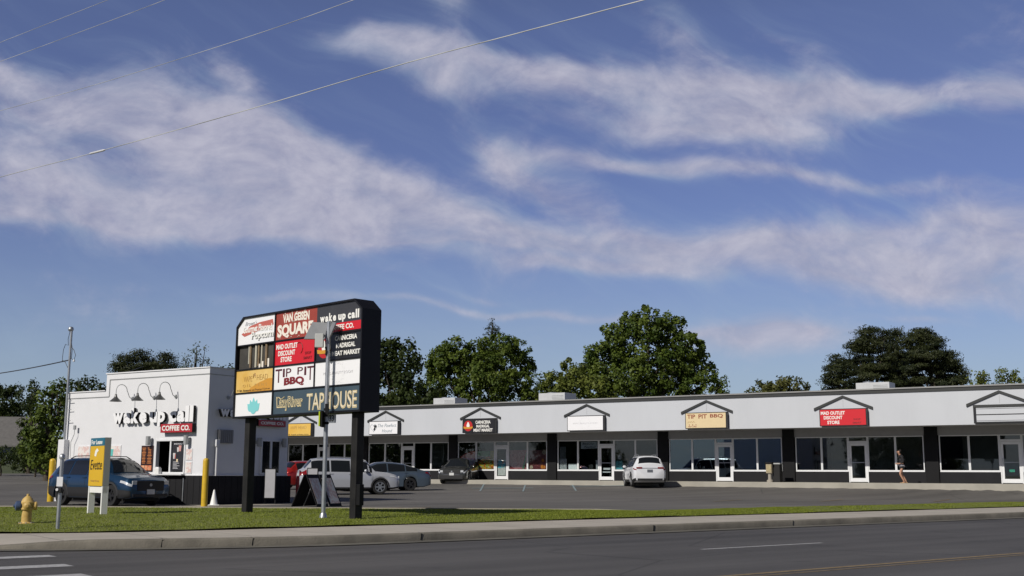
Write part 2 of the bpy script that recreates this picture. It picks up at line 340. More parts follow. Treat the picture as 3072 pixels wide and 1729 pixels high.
def sheet(name, m, rows, cols, fn, rot=RANG):      # a sheet over a grid of world points, its object axes along the road
    mb = MB(); R2 = Matrix.Rotation(-rot, 3, 'Z'); vs = []
    for i in range(rows+1):
        for j in range(cols+1): vs.append(R2 @ Vector(fn(i/rows, j/cols)))
    fs = [(i*(cols+1)+j, i*(cols+1)+j+1, (i+1)*(cols+1)+j+1, (i+1)*(cols+1)+j) for i in range(rows) for j in range(cols)]
    mb.add(vs, fs); o = mb.build(name, m, fix=False); o.rotation_euler = (0, 0, rot)
    for p in o.data.polygons: p.use_smooth = True
    return structure(o)
S0, S1 = -8.0, 130.0
def smap(a): return S0+(S1-S0)*a**1.6
sheet('road', A_ROAD, 1, 60, lambda a, b: (*st(-60+260*b, -22+46*a), -.16))
def gutter(a, b):
    s = smap(b); t = tkerb(s)-.34+.36*a; p = st(s, t); return (p.x, p.y, -.152+.006*(1-a)+.012*a)
sheet('gutter', mat('gutter concrete', (.125, .118, .100), .9, var=.30, vscale=1.2, bump=.3), 1, 120, gutter)
# kerb: a rounded step that drops to the left, at the crossing
KERBM = mat('kerb concrete', (.175, .160, .130), .9, var=.30, vscale=1.6, bump=.4, bscale=30)
def kerbtop(s): return -.135+.135*sstep(4.2, 6.6, s)
KP = [(-.01, -.2), (0, -.03), (.03, 0.0), (.16, .004)]
def kerb(a, b):
    s = smap(b); h = kerbtop(s)
    i = a*3; k = min(2, int(i)); fr = i-k; o = KP[k][0]+(KP[k+1][0]-KP[k][0])*fr; z = KP[k][1]+(KP[k+1][1]-KP[k][1])*fr
    p = st(s, tkerb(s)+o); return (p.x, p.y, max(-.17, h+z) if z < 0 else h+z)
sheet('kerb', KERBM, 3, 160, kerb)
# pavement with scored joints
PAVE = mat('pavement concrete', (.42, .385, .33), .88, var=.12, vscale=.8, bump=.25, bscale=50)
t_ = PAVE.node_tree; b_ = t_.nodes['Principled BSDF']; src_ = b_.inputs['Base Color'].links[0].from_socket
tc_ = t_.nodes.new('ShaderNodeTexCoord'); sx_ = t_.nodes.new('ShaderNodeSeparateXYZ'); t_.links.new(tc_.outputs['Object'], sx_.inputs[0])
w1 = t_.nodes.new('ShaderNodeMath'); w1.operation = 'PINGPONG'; w1.inputs[1].default_value = .76; t_.links.new(sx_.outputs[0], w1.inputs[0])
w2 = t_.nodes.new('ShaderNodeMath'); w2.operation = 'LESS_THAN'; w2.inputs[1].default_value = .012; t_.links.new(w1.outputs[0], w2.inputs[0])
mx_ = t_.nodes.new('ShaderNodeMix'); mx_.data_type = 'RGBA'; mx_.inputs[7].default_value = (.17, .155, .13, 1); t_.links.new(w2.outputs[0], mx_.inputs[0]); t_.links.new(src_, mx_.inputs[6]); t_.links.new(mx_.outputs[2], b_.inputs['Base Color'])
def pave(a, b):
    s = smap(b); h = kerbtop(s)+.004; t = tkerb(s)+.16+(tup(s)-tkerb(s)-.16)*a; p = st(s, t); return (p.x, p.y, h*(1-a)+0.0*a if a < 1 else 0.0)
sheet('pavement', PAVE, 6, 120, pave)
for s_, w_ in ((7.45, .05), (8.9, .03), (12.2, .03), (18.4, .045), (23.3, .03)):     # open joints in the kerb
    mb = MB(); R2 = Matrix.Rotation(-RANG, 3, 'Z'); q = [tuple(R2 @ Vector((*st(s_+a, tkerb(s_)+b), z))) for a, b, z in [(0, -.012, -.13), (w_, -.012, -.13), (w_+.02, -.006, -.012), (.02, -.006, -.012), (w_+.03, .12, .007), (.03, .12, .007)]]
    mb.add(q, [(0, 1, 2, 3), (3, 2, 4, 5)]); o = mb.build('kerb_joint', BLACKL, fix=False); o.rotation_euler = (0, 0, RANG); structure(o)
# verge of turf
def lot_edge(a):       # from the far left to the far right
    P = [(-60, 36.6), (-30, 36.0), (-16, 35.6), (-5.6, 35.3), (2.5, 34.9), (4.7, 35.0)]
    e0 = st(25.3, 24.3)
    P = P[:-1]+[tuple(st(23.8, 24.0)), tuple(st(30, 24.3)), tuple(st(60, 24.3)), tuple(st(130, 24.3))]
    x = a*(len(P)-1); i = min(len(P)-2, int(x)); f = x-i; return Vector(P[i]).lerp(Vector(P[i+1]), f)
def near_edge(a):
    S = [-40, -18, 4.0, 11, 16.5, 22.0, 28.5, 60, 130]
    x = a*(len(S)-1); i = min(len(S)-2, int(x)); s = S[i]+(S[i+1]-S[i])*(x-i)
    return st(s, tup(max(s, -2))) if s > -2 else st(s, tup(-2)+(-2-s)*.2)
def vergez(a, b, x, y):
    z = .03+.07*sin(pi*min(1, a*1.0))**.8
    return z
def verge(a, b):
    p = near_edge(b).lerp(lot_edge(b), a); z = vergez(a, b, p.x, p.y)
    return (p.x, p.y, z+.012*sin(p.x*2.1)*sin(p.y*1.7))
o = sheet('verge', GRASSM, 14, 160, verge)
mb = MB()    # concrete edging between the turf and the lot
n_ = 160
for i in range(n_):
    p = lot_edge(i/n_); q = lot_edge((i+1)/n_); d = (q-p).normalized(); nrm = Vector((-d.y, d.x)); w = .16
    mb.add([(p.x, p.y, -.2), (q.x, q.y, -.2), (q.x+nrm.x*w, q.y+nrm.y*w, -.2), (p.x+nrm.x*w, p.y+nrm.y*w, -.2), (p.x, p.y, .075), (q.x, q.y, .075), (q.x+nrm.x*w, q.y+nrm.y*w, .07), (p.x+nrm.x*w, p.y+nrm.y*w, .07)], [(4, 5, 6, 7), (3, 7, 6, 2), (0, 1, 5, 4)])
structure(mb.build('lot_edging', CONC))
# turf blades: countless
rg = np.random.default_rng(3); nb = 130000
aa = rg.random(nb)**1.0; bb = .21+.60*rg.random(nb)**1.15
V = np.zeros((nb*3, 3)); 
for i in range(nb):
    x, y, z = verge(aa[i], bb[i]); th = rg.random()*6.283; w = .008+.008*rg.random(); h = .012+.022*rg.random(); lx, ly = rg.normal(0, .02, 2)
    V[3*i] = (x-w*cos(th), y-w*sin(th), z-.01); V[3*i+1] = (x+w*cos(th), y+w*sin(th), z-.01); V[3*i+2] = (x+lx, y+ly, z+h)
me = bpy.data.meshes.new('turf_blades'); me.vertices.add(nb*3); me.vertices.foreach_set('co', V.ravel()); me.loops.add(nb*3); me.loops.foreach_set('vertex_index', np.arange(nb*3)); me.polygons.add(nb)
me.polygons.foreach_set('loop_start', np.arange(nb)*3); me.update(); me.validate()
at_ = me.attributes.new('tone', 'FLOAT', 'POINT'); at_.data.foreach_set('value', np.repeat(rg.random(nb), 3))
tag(link('turf_blades', me, leafmat('blade green', (.19, .235, .025), (.27, .31, .05))), 'short mown green grass on the verge between pavement and car park', 'grass', kind='stuff')

# the car park, one sheet, sloping up to the shops
def lot(a, b):
    X = -75+170*b; base = 34.0 if X < 4.7 else 34.0
    t0 = (24.0-RT.x*X)/RT.y; y0 = max(35.0-.3 if X < 23 else 0, t0) if X > 3 else 34.9+.012*max(0, 3-X)
    y0 = max(y0, 34.7); y = y0+(150-y0)*a**1.5; return (X, y, lotz(X, y))
sheet('parking_lot', A_LOT, 110, 170, lot)
# far grass bank on the left
def bank(a, b):
    X = -120+100*b; y = 95+22*a; return (X, y, .9+.05+.9*sstep(0, 1, a)-(.1 if a == 0 else 0))
sheet('grass_bank', FARG, 8, 30, bank)
# walkway in front of the shops
def mloc(x, y): return MO+MU*x-MN*y          # local (x along, y into the building) -> world
mall_loc = (MO.x, MO.y, MZ)
wk = MB(); wk.box(-17, 70, -WALK, .3, -.9, -.03)
wk.box(-17, 70, -WALK-.15, -WALK, -.9, -.034)
o = wk.build('walkway', mat('walkway concrete', (.36, .34, .29), .9, var=.15, vscale=.7, bump=.3), bevel=.02); o.location = mall_loc; o.rotation_euler = (0, 0, -MA); structure(o)
def marking(name, pts, m, zf=lotz, dz=.012):
    """a painted polygon laid over the ground, cut fine enough to follow it"""
    bm = bmesh.new(); vs = [bm.verts.new((p[0], p[1], 0)) for p in pts]; bm.faces.new(vs)
    bmesh.ops.subdivide_edges(bm, edges=bm.edges, cuts=3, use_grid_fill=True); bmesh.ops.triangulate(bm, faces=bm.faces)
    for v in bm.verts: v.co.z = zf(v.co.x, v.co.y)+dz
    me = bpy.data.meshes.new(name); bm.to_mesh(me); bm.free(); return structure(link(name, me, m))
def strip(name, p, q, w, m, zf=lotz, dz=.012):
    p = Vector(p[:2]); q = Vector(q[:2]); n = (q-p).normalized(); n = Vector((-n.y, n.x))*w/2; return marking(name, [p-n, q-n, q+n, p+n], m, zf, dz)
flat = lambda x, y: -.16
strip('lane_dash', st(14.95, 13.7), st(18.3, 13.7), .11, PAINTW, flat, .004)
strip('lane_dash', st(27.1, 13.7), st(30.4, 13.7), .11, PAINTW, flat, .004)
strip('yellow_lane_line', st(-10, 9.98), st(120, 9.98), .11, PAINTY, flat, .004)
strip('yellow_lane_line', st(-10, 9.74), st(120, 9.74), .05, PAINTY, flat, .004)
for s_, t_0, w_ in ((5.5, 18.38, .42), (5.15, 16.45, .45), (4.85, 14.72, .55)):
    strip('crossing_bar', st(1.2, t_0), st(s_, t_0), w_, PAINTW, flat, .004)
# bay lines
def mk(px, py): return gz(px, py, .42)
for a_, b_p in (((930, 978), (962, 945)), ((485, 975), (528, 948)), ((1366, 925), (1478, 978)), ((1850, 925), (1760, 965))):
    p = mk(1300+a_[0]*.2896, 1180+a_[1]*.2896); q = mk(1300+b_p[0]*.2896, 1180+b_p[1]*.2896)
    strip('bay_line', p, q, .09, PAINTB, lotz, .015)
for c_ in (716, 1722):
    p = mk(1300+c_*.2896, 1180+965*.2896)
    strip('bay_symbol', (p.x-1.7, p.y), (p.x+1.7, p.y), .5, PAINTB, lotz, .015)
for px_ in (2140, 2460, 2800):
    p = gz(px_, 1486, .3); strip('bay_line', p, (p.x+1.6, p.y+2.4), .10, PAINTY, lotz, .015)
for px_ in (1015, 1110, 1200):
    p = gz(px_, 1527-2, .02); strip('bay_line', p, (p.x+.9, p.y+1.4), .10, PAINTY, lotz, .015)

# ------------------------------------------------------------------ the row of shops
def poster_mat(name, cols, scale=6, seed=0.0, dist=.6):
    m = bpy.data.materials.new(name); m.use_nodes = True; t = m.node_tree; b = t.nodes['Principled BSDF']; b.inputs['Roughness'].default_value = .4
    tc = t.nodes.new('ShaderNodeTexCoord'); mp = t.nodes.new('ShaderNodeMapping'); mp.inputs['Location'].default_value = (seed, seed, seed); t.links.new(tc.outputs['Object'], mp.inputs[0])
    n = t.nodes.new('ShaderNodeTexNoise'); n.inputs['Scale'].default_value = scale; n.inputs['Detail'].default_value = 5; n.inputs['Distortion'].default_value = dist; t.links.new(mp.outputs[0], n.inputs['Vector'])
    r = t.nodes.new('ShaderNodeValToRGB'); k = len(cols); r.color_ramp.interpolation = 'CONSTANT' if k > 4 else 'LINEAR'
    while len(r.color_ramp.elements) < k: r.color_ramp.elements.new(.5)
    for i, c in enumerate(cols): r.color_ramp.elements[i].position = .32+.36*i/(k-1) if i else 0; r.color_ramp.elements[i].color = (*c, 1)
    t.links.new(n.outputs[0], r.inputs[0]); t.links.new(r.outputs[0], b.inputs['Base Color']); return m
MR = -MA
mall = empty('shop_row', mall_loc, MR, 'long low row of shops with pale grey fascia and dark glazed shop fronts', 'shopping centre')
BAY = 7.66; N0, N1 = -2, 8; FD = -2.5; XL, XR = N0*BAY+.05, N1*BAY+.05
OFF = [.38, 1.84, 3.30, 4.36, 5.81, 7.27]
# masonry: stall risers, header, end walls, rear and shop interior
w = MB()
for n in range(N0, N1):
    x = n*BAY+.05
    w.box(x, x+3.30, 0, .2, -.1, .57); w.box(x+4.40, x+BAY, 0, .2, -.1, .57)
hd = MB(); hd.box(XL, XR, 0, .2, 2.44, 3.2); hd.build('header', mat('header grey paint', (.30, .30, .31), .6, var=.06), mall)
w.box(XL, XL+.2, .2, 16, -.1, 4.4); w.box(XR-.2, XR, .2, 16, -.1, 4.4); w.box(XL, XR, 16, 16.2, -.1, 4.4)
for n in range(N0, N1):
    x = n*BAY+.05
    if n > N0: w.box(x-.06, x+.06, .2, 9, -.1, 3.2)
w.build('wall', DARK, mall)
w = MB(); w.box(XL+.2, XR-.2, 7.5, 7.6, 0, 3.2); w.box(XL+.2, XR-.2, .2, 7.5, -.12, -.01); w.box(XL+.2, XR-.2, .2, 7.5, 3.2, 3.3)
w.build('interior', mat('dim interior paint', (.40, .40, .38), .8, var=.2, vscale=.6), mall)
# canopy
w = MB(); w.box(XL, XR, FD+.12, 0, 2.88, 2.96); w.build('soffit', mat('soffit grey', (.30, .30, .31), .6, var=.05), mall)
w = MB(); w.box(XL, XR, FD, FD+.12, 2.85, 4.56); w.build('fascia', F_PAINT, mall)
w = MB(); w.box(XL, XR, FD-.05, FD, 4.545, 4.72); w.build('fascia_trim', TRIM, mall)
w = MB(); w.box(XL-.05, XR+.05, FD-.10, FD+.3, 4.72, 4.79); w.prism([(FD+.3, 4.77), (16.2, 5.0), (16.2, 4.6), (FD+.3, 4.6)], XL, XR, 'x'); w.build('roof', mat('grey roofing', (.27, .27, .265), .7, var=.12, vscale=.8), mall)
for n in range(N0, N1+1):
    x = n*BAY+.05; MB().box(x-.33, x+.33, -.10, 0, -.04, 2.9).build('column', DARKER, mall, bevel=.006)
for n in range(N0, N1):
    x = n*BAY+.05+BAY/2+.04
    for sg in (-1, 1):
        mb = MB(); mb.prism([(x, 4.37), (x, 4.49), (x+sg*1.54, 3.86), (x+sg*1.54, 3.72)], FD-.075, FD, 'y'); mb.build('gable_trim', TRIM, mall)
    # faint joint down the gable
    MB().box(x-.008, x+.008, FD-.004, FD, 3.86, 4.36).build('joint_strip', METG2, mall)
    x0 = n*BAY+.05
    def lite(a, b, z0, z1, fw=.05):
        mb = MB(); y0, y1 = -.012, .07
        mb.box(a, a+fw, y0, y1, z0, z1); mb.box(b-fw, b, y0, y1, z0, z1); mb.box(a+fw, b-fw, y0, y1, z0, z0+fw); mb.box(a+fw, b-fw, y0, y1, z1-fw, z1)
        fr = mb.build('window', METW, mall); fr2 = MB().box(a+fw, b-fw, .028, .034, z0+fw, z1-fw).build('pane', FILM if n == 3 else GLASS, fr); return fr
    for i in (0, 1, 3, 4):
        a, b = x0+OFF[i], x0+OFF[i+1]
        lite(a+.002, b-.002, .585, 2.43)
    sl = MB()
    for a, b in ((OFF[0], OFF[2]), (OFF[3], OFF[5])): sl.box(x0+a, x0+b, -.03, .05, .545, .583)
    sl.build('sill', METW, mall)
    a, b = x0+OFF[2], x0+OFF[3]
    lite(a+.01, b-.01, 2.14, 2.43, .045)
    d = MB(); d.box(a+.005, a+.06, -.02, .09, -.02, 2.138); d.box(b-.06, b-.005, -.02, .09, -.02, 2.138); d.box(a+.06, b-.06, -.02, .09, 2.08, 2.138)
    d.build('door_frame', METW, mall)
    d = MB(); a1, b1 = a+.065, b-.065
    d.box(a1, a1+.11, 0, .05, .01, 2.07); d.box(b1-.11, b1, 0, .05, .01, 2.07); d.box(a1+.11, b1-.11, 0, .05, .01, .21); d.box(a1+.11, b1-.11, 0, .05, 1.93, 2.07)
    dr = d.build('door', METW, mall); MB().box(a1+.11, b1-.11, .02, .026, .21, 1.93).build('pane', FILM if n == 3 else GLASS, dr)
    h = MB(); hx = a1+.07; h.tube([(hx, 0, .95), (hx, -.05, .95), (hx, -.05, 1.25), (hx, 0, 1.25)], .012); h.box(a1+.11, b1-.11, -.02, .0, 1.02, 1.05); h.build('handle', METG, dr)
# dark internal blinds and shelving glimpsed behind some fronts
def shelf(nbay, xo, wd, n=5):
    e = empty('shop_shelf', (*mloc(nbay*BAY+xo, 1.6), MZ), MR, None, 'shelf'); mb = MB()
    for k in range(n): mb.box(0, wd, 0, .4, .2+k*.4, .23+k*.4)
    mb.build('shelf_board', METG2, e); mb = MB(); mb.box(-.03, 0, 0, .4, 0, .3+n*.4); mb.box(wd, wd+.03, 0, .4, 0, .3+n*.4); mb.build('upright', METG2, e); return e
e = shelf(0, 4.6, 1.1); tag(e, 'grey metal shelving inside the shop right of the dog grooming shop door')

# roof units
def hvac(x, y, w_, d_, h_, label):
    e = empty('rooftop_unit', (*mloc(x, y), MZ+4.83), MR, label, 'air conditioner', 'air handling units on the shop roof')
    MB().box(0, w_, 0, d_, .08, h_).build('housing', mat('weathered unit enamel', (.50, .51, .52), .5, var=.08, vscale=2), e, bevel=.02)
    MB().box(.1, w_-.1, .1, d_-.1, -.1, .08).build('curb', METG2, e)
    mb = MB()
    for k in range(6): mb.box(w_*.52, w_*.95, -.012, 0, h_*.35+k*h_*.09, h_*.38+k*h_*.09)
    mb.build('louvre', METG2, e); mb = MB(); mb.lathe([(.3, 0), (.34, .02), (.34, .08), (.3, .1)], 20, (w_*.3, d_*.5, h_)); mb.build('fan_guard', METG, e); return e
hvac(1.9, 5.5, 1.95, 1.6, 1.0, 'white roof unit on the shop roof above the dog grooming shop')
hvac(11.0, 5.5, 2.1, 1.6, 1.05, 'grey roof unit on the shop roof left of the big broadleaf tree')
hvac(33.0, 5.5, 1.95, 1.3, .92, 'pale low roof unit on the shop roof before the dark pines')

# shop signs
def shop_sign(n, label, facem, cat='shop sign'):
    x = n*BAY+.05+BAY/2+.09
    e = empty('shop_sign', (*mloc(x, FD-.002), MZ), MR, label, cat, 'box signs on the shop fascia')
    w_, z0, z1 = 1.235, 2.885, 3.79
    MB().box(-w_, w_, -.30, -.002, z0, z1).build('cabinet', SIGNB, e, bevel=.008)
    if facem: MB().box(-w_+.045, w_-.045, -.312, -.30, z0+.045, z1-.045).build('sign_face', facem, e)
    return e
VAPE = mat('orange yellow sign face', (.72, .40, .05), .4, var=.02, vscale=.8, var2=(.80, .55, .14))
DIMT = mat('dull brown lettering', (.45, .27, .08), .5)
YF = -.312
def place(n): return n*BAY+.05+BAY/2+.09
s_ = shop_sign(-1, 'orange yellow box sign on the fascia beside the coffee kiosk corner', VAPE)
put_text(s_, 'VAPE HEAD', -.75, .8, 3.38, 3.6, YF, DIMT, bold=-.01); [put_text(s_, w_, a_, b_, 2.96, 3.04, YF, BLACKL) for w_, a_, b_ in (('E-Cigs,', -1.0, -.7), ('Accessories', -.64, -.12), ('and', -.06, .08), ('Premium', .14, .54), ('E-Juices', .60, 1.03))]
s_ = shop_sign(0, 'white box sign reading The Pawfect Hound with a dog and heart emblem', SIGNW)
TEAL = mat('slate blue lettering', (.20, .26, .30), .5)
put_text(s_, 'The Pawfect', -.5, 1.08, 3.38, 3.60, YF, TEAL, bold=-.004, shear=.2); put_text(s_, 'Hound', -.1, .72, 3.03, 3.24, YF, TEAL, bold=-.004, shear=.2)
hp = []
for k in range(41):
    a = 2*pi*k/40; hp.append((-.82+.019*16*sin(a)**3*.9, YF-.006, 3.36+.017*(13*cos(a)-5*cos(2*a)-2*cos(3*a)-cos(4*a))))
MB().tube(hp, .010, 5).build('emblem', TEAL, s_)
MB().prism([(-.78, 3.14), (-.70, 3.16), (-.66, 3.34), (-.56, 3.42), (-.60, 3.50), (-.72, 3.54), (-.80, 3.44), (-.76, 3.36), (-.84, 3.24)], YF-.006, YF).build('emblem', BLACKL, s_)
s_ = shop_sign(1, 'black box sign reading Carniceria Madrigal Meat Market with a red round crest', SIGNB)
def slabs(par, L, y, m, bold=.03):
    for tx, x0, x1, z0, z1 in L: put_text(par, tx, x0, x1, z0, z1, y, m, bold=bold)
slabs(s_, [('CARNICERIA', -.22, .92, 3.45, 3.65), ('MADRIGAL', -.15, .85, 3.21, 3.39), ('MEAT MARKET', -.36, 1.08, 2.96, 3.15)], YF, LETW)
def crest(par, cx, cz, r, y):
    MB().lathe([(r, y-.006), (r, y)], 28, (cx, 0, cz), 'y').build('crest', mat('crest red', (.5, .02, .02), .4), par)
    MB().prism([(cx-.28*r, cz-.3*r), (cx+.28*r, cz-.3*r), (cx+.36*r, cz+.1*r), (cx+.12*r, cz+.7*r), (cx-.12*r, cz+.72*r), (cx-.36*r, cz+.1*r)], y-.012, y-.006).build('crest', LETW, par)
    MB().prism([(cx-1.1*r, cz-.1*r), (cx-.5*r, cz-.2*r), (cx+.5*r, cz-.2*r), (cx+1.1*r, cz-.1*r), (cx+1.0*r, cz-.5*r), (cx+.5*r, cz-.55*r), (cx-.5*r, cz-.55*r), (cx-1.0*r, cz-.5*r)], y-.016, y-.006).build('crest_ribbon', mat('ribbon gold', (.62, .30, .03), .4), par)
crest(s_, -.78, 3.33, .33, YF)
s_ = shop_sign(2, 'plain white box sign with a faint grey wreath and small pale letters', SIGNW)
GREYL = mat('pale grey lettering', (.60, .60, .62), .5)
put_text(s_, "MIMI'S BEAUTY ROOM", -.82, .82, 3.29, 3.38, YF, GREYL, bold=-.01)
def wreath(par, cx, cz, r, y, n=26):
    mb = MB()
    for k in range(n):
        a = 2*pi*k/n; p = Vector((cx+r*cos(a), y-.003, cz+r*sin(a))); t = Vector((-sin(a), 0, cos(a))); o_ = Vector((cos(a), 0, sin(a)))*(1 if k % 2 else -1)
        mb.add([p, p+t*.12*r*2+o_*.10*r*1.4, p+t*.22*r*2+o_*.22*r, p+t*.08*r+o_*.02], [(0, 1, 2, 3)])
    return mb.build('wreath', GREYL, par, fix=False)
wreath(s_, 0, 3.36, .33, YF)
CREAM = mat('cream sign face', (.72, .58, .34), .45, var=.03)
s_ = shop_sign(3, 'cream box sign reading TIP PIT BBQ in brown red capitals', CREAM)
BRN = mat('rust brown lettering', (.26, .045, .02), .5)
for tx, a, b in (('TIP', -1.1, -.62), ('PIT', -.42, .08), ('BBQ', .27, 1.03)): put_text(s_, tx, a, b, 3.45, 3.68, YF, BRN, bold=.02)
put_text(s_, '967-1702', -1.04, -.55, 2.97, 3.04, YF, BRN)
for k in range(3): MB().lathe([(.03, YF-.005), (.03, YF)], 10, (-.98+k*.2, 0, 3.10), 'y').build('emblem', BRN, s_)
MB().tube([(-1.07+.04*k, YF-.004, 3.2+.10*abs(sin(k*.9))) for k in range(12)], .008, 4).build('emblem', DIMT, s_)
s_ = shop_sign(4, 'red box sign on the fascia reading Mad Outlet Discount Store', SIGNR)
slabs(s_, [('MAD OUTLET', -1.15, .12, 3.48, 3.66), ('DISCOUNT', -1.0, -.02, 3.24, 3.42), ('STORE', -.82, -.18, 2.99, 3.17)], YF, LETW)
DRED = mat('dark red print', (.22, .012, .015), .5)
slabs(s_, [('SHOP', .55, .92, 3.18, 3.27), ('SMART', .5, .96, 3.0, 3.09)], YF, DRED, .02)
s_ = shop_sign(5, 'empty charcoal sign box with three blank white panels, furthest right', None)
for k, (z0, z1) in enumerate(((3.60, 3.64), (3.33, 3.58), (3.02, 3.28), (2.96, 3.0))): MB().box(-1.1, 1.1, -.306, -.30, z0, z1).build('sign_face', F_PAINT, s_)
MB().box(-1.235, 1.235, -.33, -.302, 3.66, 3.79).build('rim', TRIM, s_)
# pictures in the shop windows (bay 1 and 2)
RED3 = poster_mat('tomato print', [(.25, .01, .01), (.5, .05, .04), (.65, .12, .08)], 4)
MEAT = poster_mat('raw meat print', [(.16, .02, .03), (.36, .07, .08), (.55, .22, .22), (.20, .03, .04)], 5, 3)
DARKMEAT = poster_mat('dark meat print', [(.06, .012, .015), (.16, .03, .035), (.28, .08, .07)], 4, 7)
VEG = poster_mat('vegetable print', [(.05, .2, .04), (.55, .03, .02), (.7, .4, .03), (.08, .28, .05), (.65, .6, .5), (.6, .12, .02)], 7, 5, .2)
def wposter(n, x0, x1, z0, z1, m, label, y=.10, cat='poster', extra=None, outline=None):
    e = empty('window_poster', (*mloc(n*BAY+.05, 0), MZ), MR, label, cat, 'posters in the shop windows')
    if outline: MB().prism(outline, y, y+.006).build('sheet', m, e)
    else: MB().box(x0, x1, y, y+.006, z0, z1).build('sheet', m, e)
    return e
wposter(1, 0, 0, 0, 0, RED3, 'picture of red tomatoes in the first butcher shop window', outline=[(.45, .64), (1.78, .64), (1.78, 1.8), (1.5, 1.84), (.95, 1.68), (.5, 1.45)])
e = wposter(1, 1.9, 3.24, .64, 1.05, VEG, 'picture of mixed vegetables in the butcher shop window beside the door', outline=[(1.9, .64), (3.24, .64), (3.24, 1.2), (2.7, 1.5), (2.2, 1.3), (1.9, 1.1)])
MB().box(1.9, 2.9, .107, .112, 1.5, 1.82).build('sheet', mat('leaf green print', (.03, .22, .05), .5, var=.4, vscale=5), e); MB().box(2.9, 3.24, .107, .112, 1.2, 1.82).build('sheet', mat('mustard print', (.42, .33, .03), .5, var=.2), e)
MB().box(2.15, 2.7, .114, .118, 1.45, 1.72).build('sheet', mat('pale print', (.45, .45, .40), .5, var=.3, vscale=9), e)
e = wposter(1, 4.42, 5.75, .64, 1.86, MEAT, 'picture of pink ribs of meat in the window right of the butcher door')
MB().prism([(5.35, .70), (5.5, .66), (5.74, 1.75), (5.70, 1.8)], .092, .098).build('sheet', mat('spring onion print', (.03, .20, .05), .5, var=.4, vscale=12), e)
e = wposter(1, 5.9, 7.2, .64, 1.86, DARKMEAT, 'dark picture of meat cuts in the last butcher shop window')
for cx_, cz_, r_, m_ in ((6.85, .8, .12, 'o'), (7.0, .78, .10, 'o'), (6.9, 1.2, .10, 'o'), (7.0, 1.72, .15, 'w'), (6.05, .78, .12, 'w')):
    MB().lathe([(r_, .09), (r_, .097)], 14, (cx_, 0, cz_), 'y').build('sheet', mat('orange print', (.62, .20, .02), .5) if m_ == 'o' else mat('shallot print', (.45, .35, .25), .5, var=.3, vscale=8), e)
e = wposter(1, 3.53, 4.13, .25, .72, mat('white notice', (.62, .6, .58), .5, var=.1, vscale=6), 'white notice on the butcher shop door with a blue picture above it', y=.03)
MB().box(3.53, 4.13, .03, .036, .73, 1.25).build('sheet', poster_mat('aqua print', [(.1, .45, .6), (.2, .6, .7), (.7, .4, .25)], 5, 2), e)
e = wposter(2, 0, 0, 0, 0, GREYL, 'hanging Beauty Nailbar banner in the beauty room window', outline=[(2.0, 1.9), (3.15, 1.92), (3.15, 2.34), (2.0, 2.34)])
put_text(e, 'Beauty', 2.1, 2.9, 2.12, 2.28, .10, BLACKL, bold=0, shear=.2); put_text(e, 'Nailbar', 2.25, 3.05, 1.95, 2.08, .10, BLACKL, bold=0, shear=.2)
PM = poster_mat('grey photo print', [(.05, .05, .055), (.3, .3, .32), (.55, .55, .56), (.15, .15, .15)], 9, 4)
for x0, x1, z0, z1, m_, lb in ((.5, .92, 1.3, 2.05, mat('dark photo sheet', (.10, .105, .11), .4, var=.4, vscale=6), 'tall dark photo sheet in the beauty room corner window'), (.48, .98, .64, 1.3, PM, 'black and white photo strip low in the beauty room corner window'),
                         (1.1, 1.72, .64, .98, SIGNW, 'small white notice low in the beauty room window'), (2.55, 2.85, .66, .95, BLACKL, 'small black framed card low in the beauty room window'), (3.05, 3.27, .64, 1.2, mat('pale leaflet', (.4, .4, .42), .5, var=.3, vscale=8), 'pale leaflet by the beauty room door post'),
                         (4.42, 4.88, .64, 1.15, mat('aqua flyer', (.10, .36, .42), .5, var=.4, vscale=5), 'aqua blue flyer right of the beauty room door'), (4.58, 4.8, 1.25, 1.5, mat('pale leaflet', (.4, .4, .42), .5), 'pale square card above the aqua flyer')):
    wposter(2, x0, x1, z0, z1, m_, lb)
e = wposter(2, 3.55, 4.1, .45, .52, GREYL, 'round grey wreath decal on the beauty room door', y=.03); wreath(e, 3.83, 1.5, .24, .03); MB().box(3.6, 4.08, .03, .036, .62, .74).build('sheet', GREYL, e)
e = wposter(5, 3.7, 3.95, .55, .68, mat('green sticker', (.02, .36, .22), .5), 'small green sticker on the last shop door at the right', y=.03)

# litter bins by the walkway
e = empty('ash_receptacle', (14.12, 62.7, MZ-.03), MR, 'stone pedestal ash bin with cream panel and black cap outside the shops', 'litter bin')
mb = MB(); mb.lathe([(.17, 0), (.17, .10), (.10, .14), (.09, .42), (.15, .48)], 20); mb.build('pedestal', CONC, e, smooth=40)
MB().box(-.16, .16, -.16, .16, .48, .98).build('box', mat('cream aggregate', (.34, .29, .19), .8, var=.25, vscale=14), e, bevel=.015); MB().box(-.20, .20, -.20, .20, .98, 1.07).build('cap', DARKER, e, bevel=.02); MB().box(-.12, .12, -.17, -.16, .56, .9).build('panel', mat('old label', (.36, .30, .17), .6, var=.3, vscale=9), e)
e = empty('trash_bin', (14.55, 62.75, MZ-.03), MR, 'black upright trash bin with a pale lid beside the pedestal ash bin', 'litter bin')
mb = MB(); mb.prism([(-.2, -.2), (.2, -.2), (.23, .2), (-.23, .2)], 0, .95, 'z'); mb.build('body', RUB, e, bevel=.02); MB().box(-.24, .24, -.24, .24, .95, 1.03).build('lid', METG2, e, bevel=.02)

